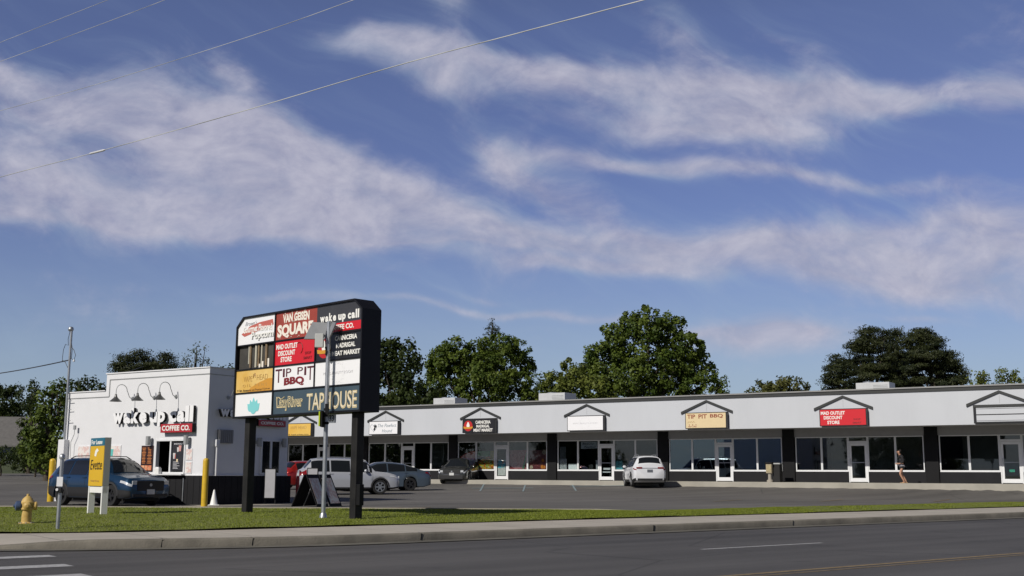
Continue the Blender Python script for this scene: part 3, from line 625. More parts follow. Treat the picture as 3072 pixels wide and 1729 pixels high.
# ------------------------------------------------------------------ coffee kiosk
KC = gz(611, 1515, .02); KW, KD = 7.7, 3.97
kio = empty('coffee_kiosk', tuple(KC), MR, 'small white coffee kiosk with stepped parapet, black base and drive-through window', 'building')
def kl(x, y, z=0): v = Vector((KC.x, KC.y))+MU*x-MN*y; return (v.x, v.y, KC.z+z)
def kn(name, loc, label, cat, group=None): return empty(name, kl(*loc), MR, label, cat, group)
w = MB(); HX0, HX1, HZ0, HZ1 = -2.58, -1.03, 1.04, 2.24
w.box(-KW, HX0, 0, .15, 0, 4.06); w.box(HX1, 0, 0, .15, 0, 4.06); w.box(HX0, HX1, 0, .15, 0, HZ0); w.box(HX0, HX1, 0, .15, HZ1, 4.06)
w.box(-5.45, 0, 0, .15, 4.06, 4.69)
w.box(-.15, 0, .15, KD, 0, 4.69); w.box(-KW, -.15, KD-.15, KD, 0, 4.06); w.box(-5.45, -.15, KD-.15, KD, 4.06, 4.69); w.box(-KW, -KW+.15, .15, KD-.15, 0, 4.06); w.box(-5.45, -5.3, .15, KD-.15, 3.9, 4.69)
w.build('wall', K_PAINT, kio)
w = MB(); w.box(-KW+.15, -5.45, .15, KD-.15, 3.85, 3.9); w.box(-5.3, -.15, .15, KD-.15, 4.3, 4.35); w.build('roof', mat('grey roofing', (.27, .27, .265), .7), kio)
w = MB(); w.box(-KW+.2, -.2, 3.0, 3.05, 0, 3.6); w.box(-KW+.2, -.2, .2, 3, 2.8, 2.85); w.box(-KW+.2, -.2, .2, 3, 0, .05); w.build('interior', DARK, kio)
w = MB(); cz = .20   # cornice bands following the step
w.box(-5.47, .025, -.025, 0, 4.69-cz, 4.69); w.box(-KW, -5.47, -.025, 0, 4.06-cz, 4.06); w.box(-5.47, -5.3, -.025, 0, 4.06-cz, 4.69-cz)
w.box(0, .025, 0, KD, 4.69-cz, 4.69)
w.box(-5.5, .06, -.06, .0, 4.69, 4.73); w.box(-5.5, .06, 0, .2, 4.692, 4.73); w.box(0, .06, .2, KD, 4.692, 4.73); w.box(-KW-.03, -5.5, -.06, .2, 4.062, 4.10)
w.build('parapet_cap', K_PAINT, kio)
w = MB(); w.box(-5.3, .012, -.012, 0, 4.69-cz-.03, 4.69-cz-.002); w.box(-KW, -5.3, -.012, 0, 4.06-cz-.03, 4.06-cz-.002); w.box(-5.3, -5.275, -.012, 0, 4.06-cz, 4.69-cz-.03); w.box(0, .012, 0, KD, 4.69-cz-.03, 4.69-cz-.002)
w.build('drip_line', METG2, kio)
w = MB()
k = 0; x = -KW
while x < 0: w.box(x, min(0, x+.285), -.035, 0, -.1, .98); w.box(x+.285, min(.0, x+.30), -.012, 0, -.1, .98); x += .30
x = 0
while x < KD: w.box(0, .035, x, min(KD, x+.285), -.1, .98); w.box(0, .012, x+.285, min(KD, x+.30), -.1, .98); x += .30
w.box(-.0, .035, -.035, 0, -.1, .98)
w.build('base_cladding', DARK, kio)
w = MB(); w.box(-KW, .05, -.05, 0, .98, 1.01); w.box(0, .05, 0, KD, .98, 1.01); w.build('ledge', K_PAINT, kio)
# service window
fr = MB(); f = .06
fr.box(HX0, HX1, -.03, .12, HZ1-f, HZ1); fr.box(HX0, HX1, -.05, .12, HZ0, HZ0+f); fr.box(HX0, HX0+f, -.03, .12, HZ0+f, HZ1-f); fr.box(HX1-f, HX1, -.03, .12, HZ0+f, HZ1-f); fr.box(-1.83, -1.76, -.02, .1, HZ0+f, HZ1-f)
win = fr.build('service_window', METW, kio)
MB().box(-1.76, HX1-f, .03, .04, HZ0+f, HZ1-f).build('pane', CARGLASS, win)
MB().box(-2.65, -.95, -.22, -.03, .995, 1.035).build('ledge_shelf', METW, win)
MENU = mat('charcoal menu', (.03, .03, .034), .4, var=.2, vscale=5)
e = kn('window_menu', (0, 0), 'charcoal drinks poster with cups filling the right service window pane', 'poster')
MB().box(-1.70, -1.14, .0, .012, 1.15, 2.13).build('sheet', MENU, e)
for cx_, cz_, w_, h_, c_ in ((-1.32, 1.92, .14, .20, 'p'), (-1.42, 1.88, .10, .16, 'w'), (-1.60, 1.66, .12, .2, 'w'), (-1.55, 1.64, .07, .16, 'r'), (-1.44, 1.5, .09, .10, 'c')):
    m_ = {'p': mat('rose print', (.6, .3, .27), .5), 'w': mat('milk print', (.62, .60, .58), .5), 'r': mat('berry print', (.45, .08, .07), .5), 'c': mat('cream print', (.75, .62, .4), .5)}[c_]
    MB().prism([(cx_-w_*.35, cz_-h_/2), (cx_+w_*.35, cz_-h_/2), (cx_+w_/2, cz_+h_/2), (cx_-w_/2, cz_+h_/2)], -.004, 0).build('cup_print', m_, e)
for k in range(6): MB().box(-1.64, -1.64+rnd.uniform(.18, .42), -.003, 0, 1.22+k*.045, 1.235+k*.045).build('text_line', GREYL, e)
put_text(e, 'MENU', -1.62, -1.22, 2.05, 2.10, 0, GREYL)
e = kn('cup_caddy', (-2.25, -.13, 1.035), 'white napkin holder on the ledge under the open service window', 'holder')
MB().box(-.11, .11, -.07, .07, 0, .20).build('box', WHITE, e, bevel=.01); MB().box(-.08, .08, -.05, .05, .2, .24).build('napkins', SIGNW, e)
BROWNM = mat('dark brown menu', (.035, .012, .010), .4, var=.2)
e = kn('menu_board', (-2.99, 0), 'dark brown menu board with orange columns left of the service window', 'menu board')
MB().box(-.31, .31, -.035, 0, 1.12, 2.03).build('board', BROWNM, e)
ORT = mat('orange menu print', (.55, .20, .06), .5, var=.4, vscale=25)
for cx_ in (-.16, .14):
    for k in range(11): w_ = rnd.uniform(.07, .12); MB().box(cx_-w_, cx_+w_, -.039, -.035, 1.40+k*.053, 1.425+k*.053).build('text_line', ORT, e)
for k in range(3): MB().box(-.28+k*.19, -.11+k*.19, -.039, -.035, 1.16, 1.33).build('picture', poster_mat('pastry print %d' % k, [(.5, .05, .03), (.7, .25, .12), (.8, .5, .3)], 9, k), e)
PINK = lambda i: poster_mat('pastel dessert print %d' % i, [(.76, .73, .71), (.70, .50, .46), (.78, .75, .72), (.76, .72, .66)], 6, i*1.7, .3)
for i, (x0, x1, z0, z1, lb) in enumerate(((-1.0, -.66, 1.50, 1.92, 'upper pale poster of cakes right of the service window'), (-1.0, -.66, 1.05, 1.46, 'lower pale poster of cakes right of the service window'),
        (-5.14, -4.44, 1.60, 2.06, 'pale poster with an aqua cup left of the menu board'), (-6.91, -6.20, 1.60, 2.06, 'pale poster of iced drinks behind the yellow lease sign'))):
    e = kn('wall_poster', (0, 0), lb, 'poster', 'pastel drink posters on the kiosk wall')
    MB().box(x0, x1, -.018, 0, z0, z1).build('frame', K_PAINT, e); MB().box(x0+.03, x1-.03, -.024, -.018, z0+.03, z1-.03).build('print', PINK(i+1), e)
    if i == 2: MB().prism([(-4.98, 1.66), (-4.88, 1.66), (-4.85, 1.92), (-5.01, 1.92)], -.03, -.024).build('print', mat('aqua cup print', (.12, .5, .46), .5), e)
def sconce(x, y, z, label, side=False):
    e = kn('wall_light', (x, y, z), label, 'wall light', 'up and down lights on the kiosk walls')
    if side: e.rotation_euler = (0, 0, MR+pi/2)
    MB().lathe([(.075, -.16), (.085, -.15), (.085, .15), (.075, .16)], 20, (0, -.16, 0)).build('shade', METG2, e, smooth=40); MB().box(-.05, .05, -.08, 0, -.06, .06).build('bracket', METG2, e)
sconce(-2.82, 0, 2.20, 'grey tube wall light left of the service window'); sconce(-.86, 0, 2.20, 'grey tube wall light right of the service window')
sconce(0, 2.36, 2.18, 'dark tube wall light left of the kiosk side window', True); sconce(0, 3.62, 2.18, 'dark tube wall light right of the kiosk side window', True)
# swan-neck lamps
def swan(x, y, z, label, rz=0):
    e = kn('swan_neck_lamp', (x, y, z), label, 'wall lamp', 'swan neck lamps above the kiosk lettering'); e.rotation_euler = (0, 0, MR+rz)
    p = [(0, 0, 0), (0, -.06, -.01), (0, -.16, .05), (0, -.24, .22)]
    for k in range(9): a = pi*k/8; p.append((0, -.51+.24*cos(a), .26+.22*sin(a)))
    p += [(0, -.75, .14), (0, -.75, .06)]
    MB().tube(p, .013, 8).build('arm', METG2, e, smooth=60)
    MB().lathe([(.07, -.03), (.07, 0)], 16, (0, 0, 0), 'y').build('wall_plate', METG2, e)
    MB().lathe([(.0, .12), (.035, .12), (.045, .05), (.06, .02), (.075, -.01), (.17, -.10), (.21, -.13), (.21, -.145), (.16, -.11), (.0, -.08)], 28, (0, -.75, 0)).build('shade', mat('galvanised shade', (.13, .13, .125), .35, .5), e, smooth=50)
for x, lb in ((-3.97, 'swan neck lamp at the left of three over the white lettering'), (-2.80, 'swan neck lamp in the middle of three over the white lettering'), (-1.65, 'swan neck lamp at the right of three over the white lettering')): swan(x, 0, 3.74, lb)
swan(0, .9, 3.7, 'swan neck lamp on the shaded side wall beside the tall sign', pi/2)
# channel letters
def channel(par, words, y0, y1, bold=.05):
    for tx, x0, x1, z0, z1 in words:
        mb = MB(); lettering(mb, tx, x0, x1, z0, z1, y0, y1, bold=bold, side=1); mb.build('letter', [SIGNW, DARKER], par)
def split(word, x0, x1, hs, widths):
    tot = sum(widths); gap = .012; x = x0; out = []
    for ch, w_, (z0, z1) in zip(word, widths, hs): a = (x1-x0)*w_/tot; out.append((ch, x+gap, x+a-gap, z0, z1)); x += a
    return out
def wake(par, X, Z, sx, sz, d0, d1):
    xh = .36; L = []
    L += split('wake', 0, 1.86, [(0, xh)]*2+[(0, .52)]+[(0, xh)], [1.35, .95, 1.0, .95]); L += split('up', 2.0, 2.82, [(0, xh), (-.13, xh)], [1, 1]); L += split('call', 3.02, 4.25, [(0, xh)]*2+[(0, .52)]*2, [.9, 1, .5, .5])
    channel(par, [(c, X+a*sx, X+b*sx, Z+p*sz, Z+q*sz) for c, a, b, p, q in L], d0, d1)
e = kn('letter_sign', (0, 0), 'white raised letters wake up call over the kiosk service window', 'sign lettering')
wake(e, -4.84, 2.83, 1.01, 1.08, -.16, -.04)
def coffee(x0, x1, z0, z1, lb, rz, loc, dim=1):
    e = kn('name_plaque', loc, lb, 'sign'); e.rotation_euler = (0, 0, MR+rz)
    MB().box(x0, x1, -.18, -.03, z0, z1).build('cabinet', DARKER, e); MB().box(x0, x1, -.195, -.18, z0, z1).build('plaque', mat('plaque red', (.40, .02, .03), .45), e, bevel=.004); put_text(e, 'COFFEE CO.', x0+.09, x1-.10, z0+.06, z1-.055, -.195, LETW, bold=.03, th=.012); return e
coffee(-2.16, -.55, 2.47, 2.77, 'red plaque reading COFFEE CO. on the sunlit kiosk front', 0, (0, 0))
e = kn('letter_sign', (0, 0), 'white raised letters on the shaded kiosk side wall, cut off by the tall sign', 'sign lettering'); e.rotation_euler = (0, 0, MR+pi/2)
wake(e, .42, 3.02, .76, .72, -.16, -.03)
coffee(2.25, 3.62, 2.76, 2.98, 'dim red plaque reading COFFEE CO. on the shaded kiosk side', pi/2, (0, 0))
# side wall fittings
e = kn('side_window', (0, 0), None, None); e.parent = kio; e.location = (0, 0, 0); e.rotation_euler = (0, 0, pi/2)
bpy.data.objects.remove(e)
mb = MB(); Y0, Y1 = 2.57, 3.56
mb.box(0, .05, Y0, Y1, 2.22, 2.29); mb.box(0, .05, Y0, Y1, 1.02, 1.09); mb.box(0, .05, Y0, Y0+.06, 1.09, 2.22); mb.box(0, .05, Y1-.06, Y1, 1.09, 2.22); mb.box(0, .05, 3.02, 3.12, 1.09, 2.22)
win = mb.build('side_window', METW, kio)
MB().box(.005, .02, Y0+.06, 3.02, 1.09, 2.22).build('pane', CARGLASS, win); MB().box(.005, .02, 3.12, Y1-.06, 1.09, 2.22).build('pane', CARGLASS, win)
mb = MB(); mb.box(0, .10, .46, 1.13, 2.10, 2.57)
for k in range(7): mb.box(.10, .115, .50+k*.09, .545+k*.09, 2.13, 2.54)
mb.build('vent_grille', mat('grey grille', (.22, .22, .225), .5, .3), kio)
MB().tube([(.06, .42, .98), (.06, .42, 2.2)], .045, 10).build('conduit', K_PAINT, kio, smooth=60); MB().box(0, .12, .34, .50, 1.98, 2.22).build('junction_box', K_PAINT, kio, bevel=.008)
MB().tube([(-1.0, -.06, .1), (-1.0, -.06, .9)], .02, 8).build('conduit', METG, kio)
# things at the kiosk's foot
pad = MB(); pad.box(-9, 3.5, -4.6, KD+1.2, -.3, .012); o = pad.build('kiosk_pad', CONC); o.location = tuple(KC); o.rotation_euler = (0, 0, MR); structure(o)
bpy.data.objects.remove(o)
pad = MB(); pad.box(-.6, 1.6, -2.0, KD+.6, -.3, -.008); o = pad.build('kiosk_pad', CONC); o.location = tuple(KC); o.rotation_euler = (0, 0, MR); structure(o)
def bollard(p, h, r, m, label, cat='bollard', group='yellow bollards by the kiosk'):
    o = MB().lathe([(r, -.05), (r, h-.1), (r*.92, h-.05), (r*.65, h-.015), (r*.1, h)], 24).build('bollard', m, smooth=60); o.location = p; return tag(o, label, cat, group)
bollard(gz(612, 1519, .02), 1.56, .10, YEL, 'yellow bollard at the corner of the kiosk beside the white cone')
bollard(gz(150, 1505, .02), 1.58, .11, YEL, 'yellow bollard behind the tail of the blue car')
b = bollard(gz(891, 1508, .02), .98, .065, RED, 'red bollard between the kiosk and the parked white estate', 'bollard', None)
p = gz(641, 1517, .02); e = empty('traffic_cone', p, .3, 'white traffic cone on the ground beside the yellow corner bollard', 'traffic cone')
MB().box(-.17, .17, -.17, .17, 0, .03).build('foot', WHITE, e, bevel=.01); MB().lathe([(.13, .03), (.115, .08), (.03, .50), (.022, .52)], 24).build('cone', WHITE, e, smooth=50)
p = gz(552, 1513, .02); e = empty('marker_stake', p, 0, 'thin white marker stake before the black kiosk base', 'stake'); MB().tube([(0, 0, 0), (0, 0, .72)], .018, 8).build('rod', WHITE, e); MB().lathe([(.04, .70), (.045, .74), (.04, .80)], 12).build('head', METW, e)
def board(name, x, y, rz, w_, h_, z0, face, lb, tilt=0):
    e = empty(name, (x, y, .02), rz, lb, 'sign board'); mb = MB(); f = .03
    mb.box(-w_/2, w_/2, 0, .05, z0, z0+h_); mb.build('board', DARKER, e, bevel=.005); MB().box(-w_/2+f, w_/2-f, -.006, 0, z0+f, z0+h_-f).build('sheet', face, e)
    mb = MB(); mb.box(-w_/2, -w_/2+.04, .0, .3, 0, .03); mb.box(w_/2-.04, w_/2, .0, .3, 0, .03); mb.box(-w_/2, -w_/2+.04, .05, .08, 0, z0+.1); mb.box(w_/2-.04, w_/2, .05, .08, 0, z0+.1); mb.build('foot', DARKER, e); return e
PALEB = mat('pale grey board', (.38, .38, .40), .5, var=.08, vscale=3)
board('notice_board', -8.62, 41.1, -.1, .42, 1.06, .18, PALEB, 'narrow pale notice board in a black frame by the kiosk side wall')
board('notice_board', -7.02, 40.6, -.05, .40, .82, .45, PALEB, 'pale notice board in a black frame above the sandwich boards')
def sandwich(px_l, px_r, Y, rz, face, lb):
    a = atY(px_l, 1518, Y); b = atY(px_r, 1518, Y); c = (a+b)/2; e = empty('sandwich_board', (c.x, Y, .03), rz, lb, 'sandwich board', 'sandwich boards on the paving'); hw = abs(b.x-a.x)/2; H = 1.02; wd = .62
    for sg in (-1, 1):
        q = [Vector((sg*hw, -wd/2, 0)), Vector((sg*hw, wd/2, 0)), Vector((0.02*sg, wd/2, H)), Vector((.02*sg, -wd/2, H))]; nr = Vector((sg*H, 0, hw)).normalized()
        MB().add([p for p in q]+[p+nr*.03 for p in q], [(0, 1, 2, 3), (7, 6, 5, 4), (0, 4, 5, 1), (1, 5, 6, 2), (2, 6, 7, 3), (3, 7, 4, 0)]).build('panel', DARKER, e)
        q2 = []
        for u_, v_ in ((.1, .08), (.9, .08), (.9, .88), (.1, .88)): q2.append(q[0].lerp(q[1], u_).lerp(q[3].lerp(q[2], u_), v_)+nr*.034)
        MB().add(q2+[p+nr*.004 for p in q2], [(0, 1, 2, 3), (7, 6, 5, 4), (0, 4, 5, 1), (1, 5, 6, 2), (2, 6, 7, 3), (3, 7, 4, 0)]).build('print', face, e)
PR1 = poster_mat('board print', [(.3, .38, .36), (.55, .54, .50), (.42, .30, .26), (.56, .55, .50)], 6, 1)
sandwich(884, 975, 37.5, -.45, PR1, 'front black sandwich board with a pale printed side'); sandwich(920, 1016, 38.2, -.5, PR1, 'rear black sandwich board, partly behind the steel pole')

# service mast at the kiosk's left end
mx0 = kl(-7.62, -.12); e = empty('service_mast', mx0, MR, 'grey steel service mast with looping wires at the kiosk left corner', 'utility mast')
HM = 6.45
MB().tube([(0, 0, 1.5), (0, 0, HM)], .045, 12).build('pole', METG, e, smooth=60)
MB().box(-.22, .14, -.10, .12, -.02, 2.3).build('cabinet', K_PAINT, e, bevel=.01)
MB().lathe([(.04, 0), (.09, .03), (.11, .1), (.08, .17), (.02, .19)], 16, (-.05, 0, HM-.02)).build('weatherhead', METG, e, smooth=50)
for zz in (3.75, 3.42, 3.0): MB().tube([(0, 0, zz), (.30, 0, zz+.01)], .012, 6).build('bracket', METG2, e)
for pts in ([(-.05, -.03, HM), (-.18, 0, HM-.3), (-.14, 0, HM-.55), (-.32, 0, HM-.5), (-.42, 0, HM-.7), (-.45, 0, HM-1.0), (-.44, 0, HM-1.15)], [(0, .02, HM-.4), (.12, 0, HM-.7), (.1, 0, HM-1.05), (-.02, 0, HM-1.1)], [(.03, 0, HM-.6), (.22, 0, HM-.75), (.34, 0, HM-.95), (.26, 0, HM-1.15), (.05, 0, HM-1.05)], [(-.45, 0, HM-1.1), (-.25, 0, HM-1.2), (-.1, 0, HM-1.4), (.0, 0, HM-1.3)]):
    MB().tube(pts, .011, 6).build('drip_loop', WIRE, e)
MB().lathe([(.04, 0), (.045, .04), (.03, .08)], 10, (.26, 0, HM-1.2)).build('insulator', METW, e)
MB().tube([(.45, -.02, 1.6), (.44, -.03, 2.2), (.62, -.03, 2.5), (.62, -.03, 2.7)], .012, 6).build('flex', METG2, e); MB().box(.57, .67, -.06, .0, 2.66, 2.82).build('socket', METG2, e)
def cable(name, pts, r, m, label, sag=0):
    a = [Vector(p) for p in pts]; P = []
    if len(a) == 2:
        for k in range(41): t = k/40; q = a[0].lerp(a[1], t); q.z -= sag*4*t*(1-t); P.append(q)
    else: P = a
    o = MB().tube(P, r, 6).build(name, m, smooth=60); return tag(o, label, 'cable')
top = Vector(mx0)+Vector((0, 0, HM-1.12)); cable('service_cable', [top, atY(-160, 1137, 60)], .022, WIRE, 'thick black service cable running left from the mast', .12)
cable('service_cable', [Vector(kl(-6, 3.5, 4.0)), atY(335, 1132, 52), atY(430, 1100, 60)], .014, WIRE, 'short thin cable above the low kiosk roof')
# overhead lines across the sky
def wire(pts, r, label, m=WIREL, splice=None):
    # pts (px, py, distance); curve through them
    P = [atY(*p) for p in pts]; Q = []
    n = len(P)
    for i in range(n-1):
        p0 = P[max(0, i-1)]; p1 = P[i]; p2 = P[i+1]; p3 = P[min(n-1, i+2)]
        for k in range(12):
            t = k/12; Q.append(.5*((2*p1)+(-p0+p2)*t+(2*p0-5*p1+4*p2-p3)*t*t+(-p0+3*p1-3*p2+p3)*t*t*t))
    Q.append(P[-1]); e = empty('overhead_line', Q[0], 0, label, 'power line', 'overhead lines crossing the sky'); z = Vector(Q[0])
    MB().tube([q-z for q in Q], r, 6).build('cable', m, e, smooth=60)
    if splice: a = atY(*splice[0])-z; b = atY(*splice[1])-z; MB().tube([a, a.lerp(b, .1), a.lerp(b, .9), b], [.02, .045, .045, .02], 8).build('splice', mat('bright splice', (.75, .75, .75), .3, .2), e, smooth=60)
wire([(-300, 620, 52), (0, 532, 47), (292, 456, 42.5), (715, 338, 37), (1192, 197, 32), (1550, 101, 29), (1932, 0, 26.5), (2400, -125, 24)] , .014, 'lowest overhead line with a splice, reaching farthest right across the sky', splice=((268, 462, 42.9), (316, 450, 42.2)))
wire([(-300, 415, 52), (0, 333, 47), (322, 244, 42), (763, 105, 36), (1061, 0, 33), (1500, -160, 29)], .009, 'thin overhead line second from the lowest in the sky')
wire([(-300, 290, 52), (0, 185, 47), (250, 93, 43), (495, 0, 40), (900, -160, 36)], .009, 'thin overhead line second from the top left corner')
wire([(-300, 245, 52), (0, 128, 47), (324, 0, 42), (700, -150, 38)], .009, 'thin overhead line nearest the top left corner')

# ------------------------------------------------------------------ the tall sign by the road
PB = Vector((-3.540, 26.295)); PA = radians(45.5)
pyl = empty('tall_sign', (PB.x, PB.y, 0), -(pi/2-PA), 'tall black roadside sign on two posts with nine tenant panels', 'sign')
# local x runs to the right along the face, so a panel point at a lies at x = -a ; y goes back
CB = mat('sign cabinet enamel', (.008, .008, .010), .5, spec=.3, var=.2, vscale=1.5, bump=.02)
OUT = [(-5.35, 2.52), (.06, 2.52), (.06, 4.93), (-.25, 5.19), (-5.04, 5.19), (-5.35, 4.94)]
mb = MB(); mb.prism(OUT, .14, .57, 'y'); mb.build('cabinet', CB, pyl)
mb = MB(); f = .045
mb.box(-5.35, .06, 0, .14, 2.52, 2.52+f)
mb.prism([(-5.35, 2.565), (-5.35+f, 2.565), (-5.35+f, 4.92), (-5.02, 5.145), (-.27, 5.145), (.015, 4.91), (.015, 2.565), (.06, 2.565), (.06, 4.93), (-.25, 5.19), (-5.04, 5.19), (-5.35, 4.94)], 0, .14, 'y')
for z in (3.165, 3.78, 4.425): mb.box(-5.305, .015, .02, .12, z-.018, z+.018)
mb.box(-3.59, -3.54, .02, .12, 2.565, 5.145); mb.box(-1.825, -1.785, .02, .12, 3.183, 4.41)
mb.build('frame', CB, pyl)
def panel(x0, x1, z0, z1, m, outline=None):
    mb = MB()
    if outline: mb.prism(outline, .045, .07, 'y')
    else: mb.box(x0, x1, .045, .07, z0, z1)
    return mb.build('panel', m, pyl)
Y = .045
# popcorn panel
p = panel(0, 0, 0, 0, SIGNW, [(-5.305, 4.443), (-3.59, 4.443), (-3.59, 5.145), (-5.02, 5.145), (-5.305, 4.92)]); p['label'] = 'white popcorn shop panel'
put_text(p, "Brown's", -4.98, -4.45, 4.94, 5.05, Y, mat('grey script', (.3, .32, .35), .5), bold=-.01, shear=.4)
MB().prism([(-5.15, 4.73), (-5.0, 4.66), (-3.66, 4.88), (-3.70, 5.02), (-4.3, 4.99), (-4.75, 4.92)], Y-.006, Y).build('ribbon', mat('salmon ribbon', (.52, .13, .10), .5), p)
put_text(p, 'Gourmet Flavored', -5.06, -3.72, 4.74, 4.92, Y-.006, LETW, bold=.03, shear=0, arc=.02)
mb = MB(); lettering(mb, 'Popcorn', -4.64, -3.64, 4.50, 4.74, Y-.006, Y, bold=.05); mb.build('lettering', mat('grey outline', (.22, .22, .23), .5), p); put_text(p, 'Popcorn', -4.66, -3.66, 4.515, 4.755, Y-.006, LETW, bold=.02)
# square panel
BRICK = mat('brick red panel', (.33, .055, .035), .45, var=.15, vscale=3)
p = panel(-3.54, -1.785, 4.443, 5.145, BRICK)
LETC = mat('warm white lettering', (.84, .78, .68), .45)
lettering_ = put_text(p, 'VAN GEISEN', -3.24, -2.10, 4.88, 5.09, Y, LETC, bold=.045, taper=.12)
put_text(p, 'SQUARE', -3.47, -1.93, 4.49, 4.83, Y, LETC, bold=.05, taper=.12)
for k in range(9):
    x = rnd.uniform(-3.5, -1.9); z = rnd.choice([4.47, 4.86, 5.08]); MB().tube([(x, Y-.003, z), (x+.05, Y-.003, z+.03), (x+.09, Y-.003, z+.02)], .008, 4).build('flourish', LETC, p)
# red store panel
p = panel(-3.54, -1.825, 3.80, 4.405, SIGNR)
slabs(p, [('MAD OUTLET', -3.49, -2.56, 4.20, 4.33), ('DISCOUNT', -3.40, -2.66, 4.03, 4.16), ('STORE', -3.28, -2.80, 3.87, 4.0)], Y, LETW)
slabs(p, [('SHOP', -2.24, -1.98, 4.0, 4.07), ('SMART', -2.30, -1.94, 3.88, 3.95)], Y, DRED, .02)
MB().tube([(-2.5+.16*cos(a*.5), Y-.003, 4.17+.15*sin(a*.5)) for a in range(-2, 5)], .014, 4).build('flourish', DRED, p)
# black wake up call panel with butcher below
p = panel(-3.54, -.25, 0, 0, mat('dark grey sign face', (.045, .045, .048), .4, var=.1), [(-1.785, 4.443), (.012, 4.443), (.012, 4.90), (-.27, 5.145), (-1.785, 5.145)])
wk_ = []
wake_w = split('wake up call', -1.66, -.10, [(4.73, 4.87), (4.73, 4.87), (4.73, 4.93), (4.73, 4.87), None, (4.73, 4.87), (4.68, 4.87), None, (4.73, 4.87), (4.73, 4.87), (4.73, 4.94), (4.73, 4.94)] and [(4.73, 4.87)]*12, [1.35, .95, 1, .95, .4, 1, 1, .4, .9, 1, .5, .5])
for ch, a, b, z0, z1 in wake_w:
    if ch == ' ': continue
    if ch in 'kl': z1 = 4.94
    if ch == 'p': z0 = 4.68
    put_text(p, ch, a, b, z0, z1, Y, LETW, bold=.045)
MB().box(-1.35, -.005, Y-.012, Y, 4.46, 4.665).build('name_band', SIGNR, p); put_text(p, 'COFFEE CO.', -1.28, -.29, 4.50, 4.625, Y-.012, LETW, bold=.03)
p = panel(-1.785, .012, 3.80, 4.407, SIGNB)
slabs(p, [('CARNICERIA', -1.03, -.17, 4.24, 4.355), ('MADRIGAL', -.97, -.23, 4.06, 4.175), ('MEAT MARKET', -1.13, -.04, 3.88, 3.99)], Y, LETW)
crest(p, -1.45, 4.1, .25, Y)
# open bay with bare tubes
mb = MB(); mb.box(-5.28, -3.61, .10, .135, 3.80, 4.40); p = mb.build('open_bay', mat('bare cabinet back', (.05, .047, .042), .7, var=.25, vscale=3), pyl)
for x, z0, r, c in ((-4.80, 3.93, .02, 'w'), (-4.72, 3.82, .035, 'b'), (-4.46, 3.82, .035, 'w'), (-4.34, 3.85, .03, 'b'), (-4.20, 3.82, .022, 'w'), (-3.98, 3.85, .04, 'b')):
    MB().tube([(x, .08, z0), (x, .08, 4.40)], r, 8).build('tube_light', mat('frosted tube', (.55, .52, .42), .4) if c == 'w' else mat('raw batten', (.24, .17, .10), .7, var=.3, vscale=8), p, smooth=60)
for x, h in ((-4.3, .10), (-4.16, .16), (-3.9, .22)): MB().box(x, x+.07, .06, .10, 3.80, 3.80+h).build('bracket', LETC, p)
# vape panel
p = panel(-5.305, -3.59, 3.183, 3.762, mat('amber sign face', (.72, .43, .08), .4, var=.05, vscale=.9, var2=(.80, .58, .22)))
MB().prism([(-3.59, 3.19), (-3.59, 3.5), (-3.8, 3.5), (-4.2, 3.42), (-4.6, 3.30), (-4.75, 3.19)], Y-.004, Y).build('swoosh', mat('deep amber', (.62, .30, .04), .4), p)
put_text(p, 'VAPE', -4.95, -4.55, 3.46, 3.60, Y, DIMT, bold=-.012); put_text(p, 'HEAD', -4.33, -3.83, 3.48, 3.62, Y, DIMT, bold=-.012); put_text(p, 'O I L   P E N S', -4.98, -3.85, 3.32, 3.39, Y, DIMT, bold=-.01)
[put_text(p, w_, a_, b_, 3.205, 3.265, Y, BLACKL, bold=.0) for w_, a_, b_ in (('E-Cigs,', -5.23, -5.0), ('Accessories', -4.96, -4.56), ('and', -4.52, -4.42), ('Premium', -4.38, -4.08), ('E-Juices', -4.04, -3.72))]
MB().tube([(-4.45+.06*cos(a), Y-.003, 3.60+.07*sin(a*1.7)) for a in range(9)], .010, 4).build('emblem', DIMT, p)
# barbecue panel
p = panel(-3.54, -1.825, 3.183, 3.762, SIGNW)
PUR = mat('plum lettering', (.09, .015, .025), .5)
for ch, a, b, z0 in (('T', -3.49, -3.20, 3.36), ('I', -3.16, -3.08, 3.49), ('P', -3.02, -2.80, 3.49)): put_text(p, ch, a, b, z0, 3.70, Y, PUR, bold=.0)
for ch, a, b, z0 in (('P', -2.53, -2.30, 3.52), ('I', -2.24, -2.16, 3.49), ('T', -2.12, -1.86, 3.36)): put_text(p, ch, a, b, z0, 3.70, Y, PUR, bold=.0)
put_text(p, 'BBQ', -3.10, -2.24, 3.24, 3.46, Y, mat('maroon lettering', (.20, .015, .02), .5), bold=.05, arc=.02)
# beauty panel
p = panel(-1.785, .012, 3.183, 3.762, SIGNW)
put_text(p, "MIMI'S BEAUTY ROOM", -1.45, -.30, 3.44, 3.51, Y, GREYL, bold=-.005); wreath(p, -.88, 3.47, .24, Y)
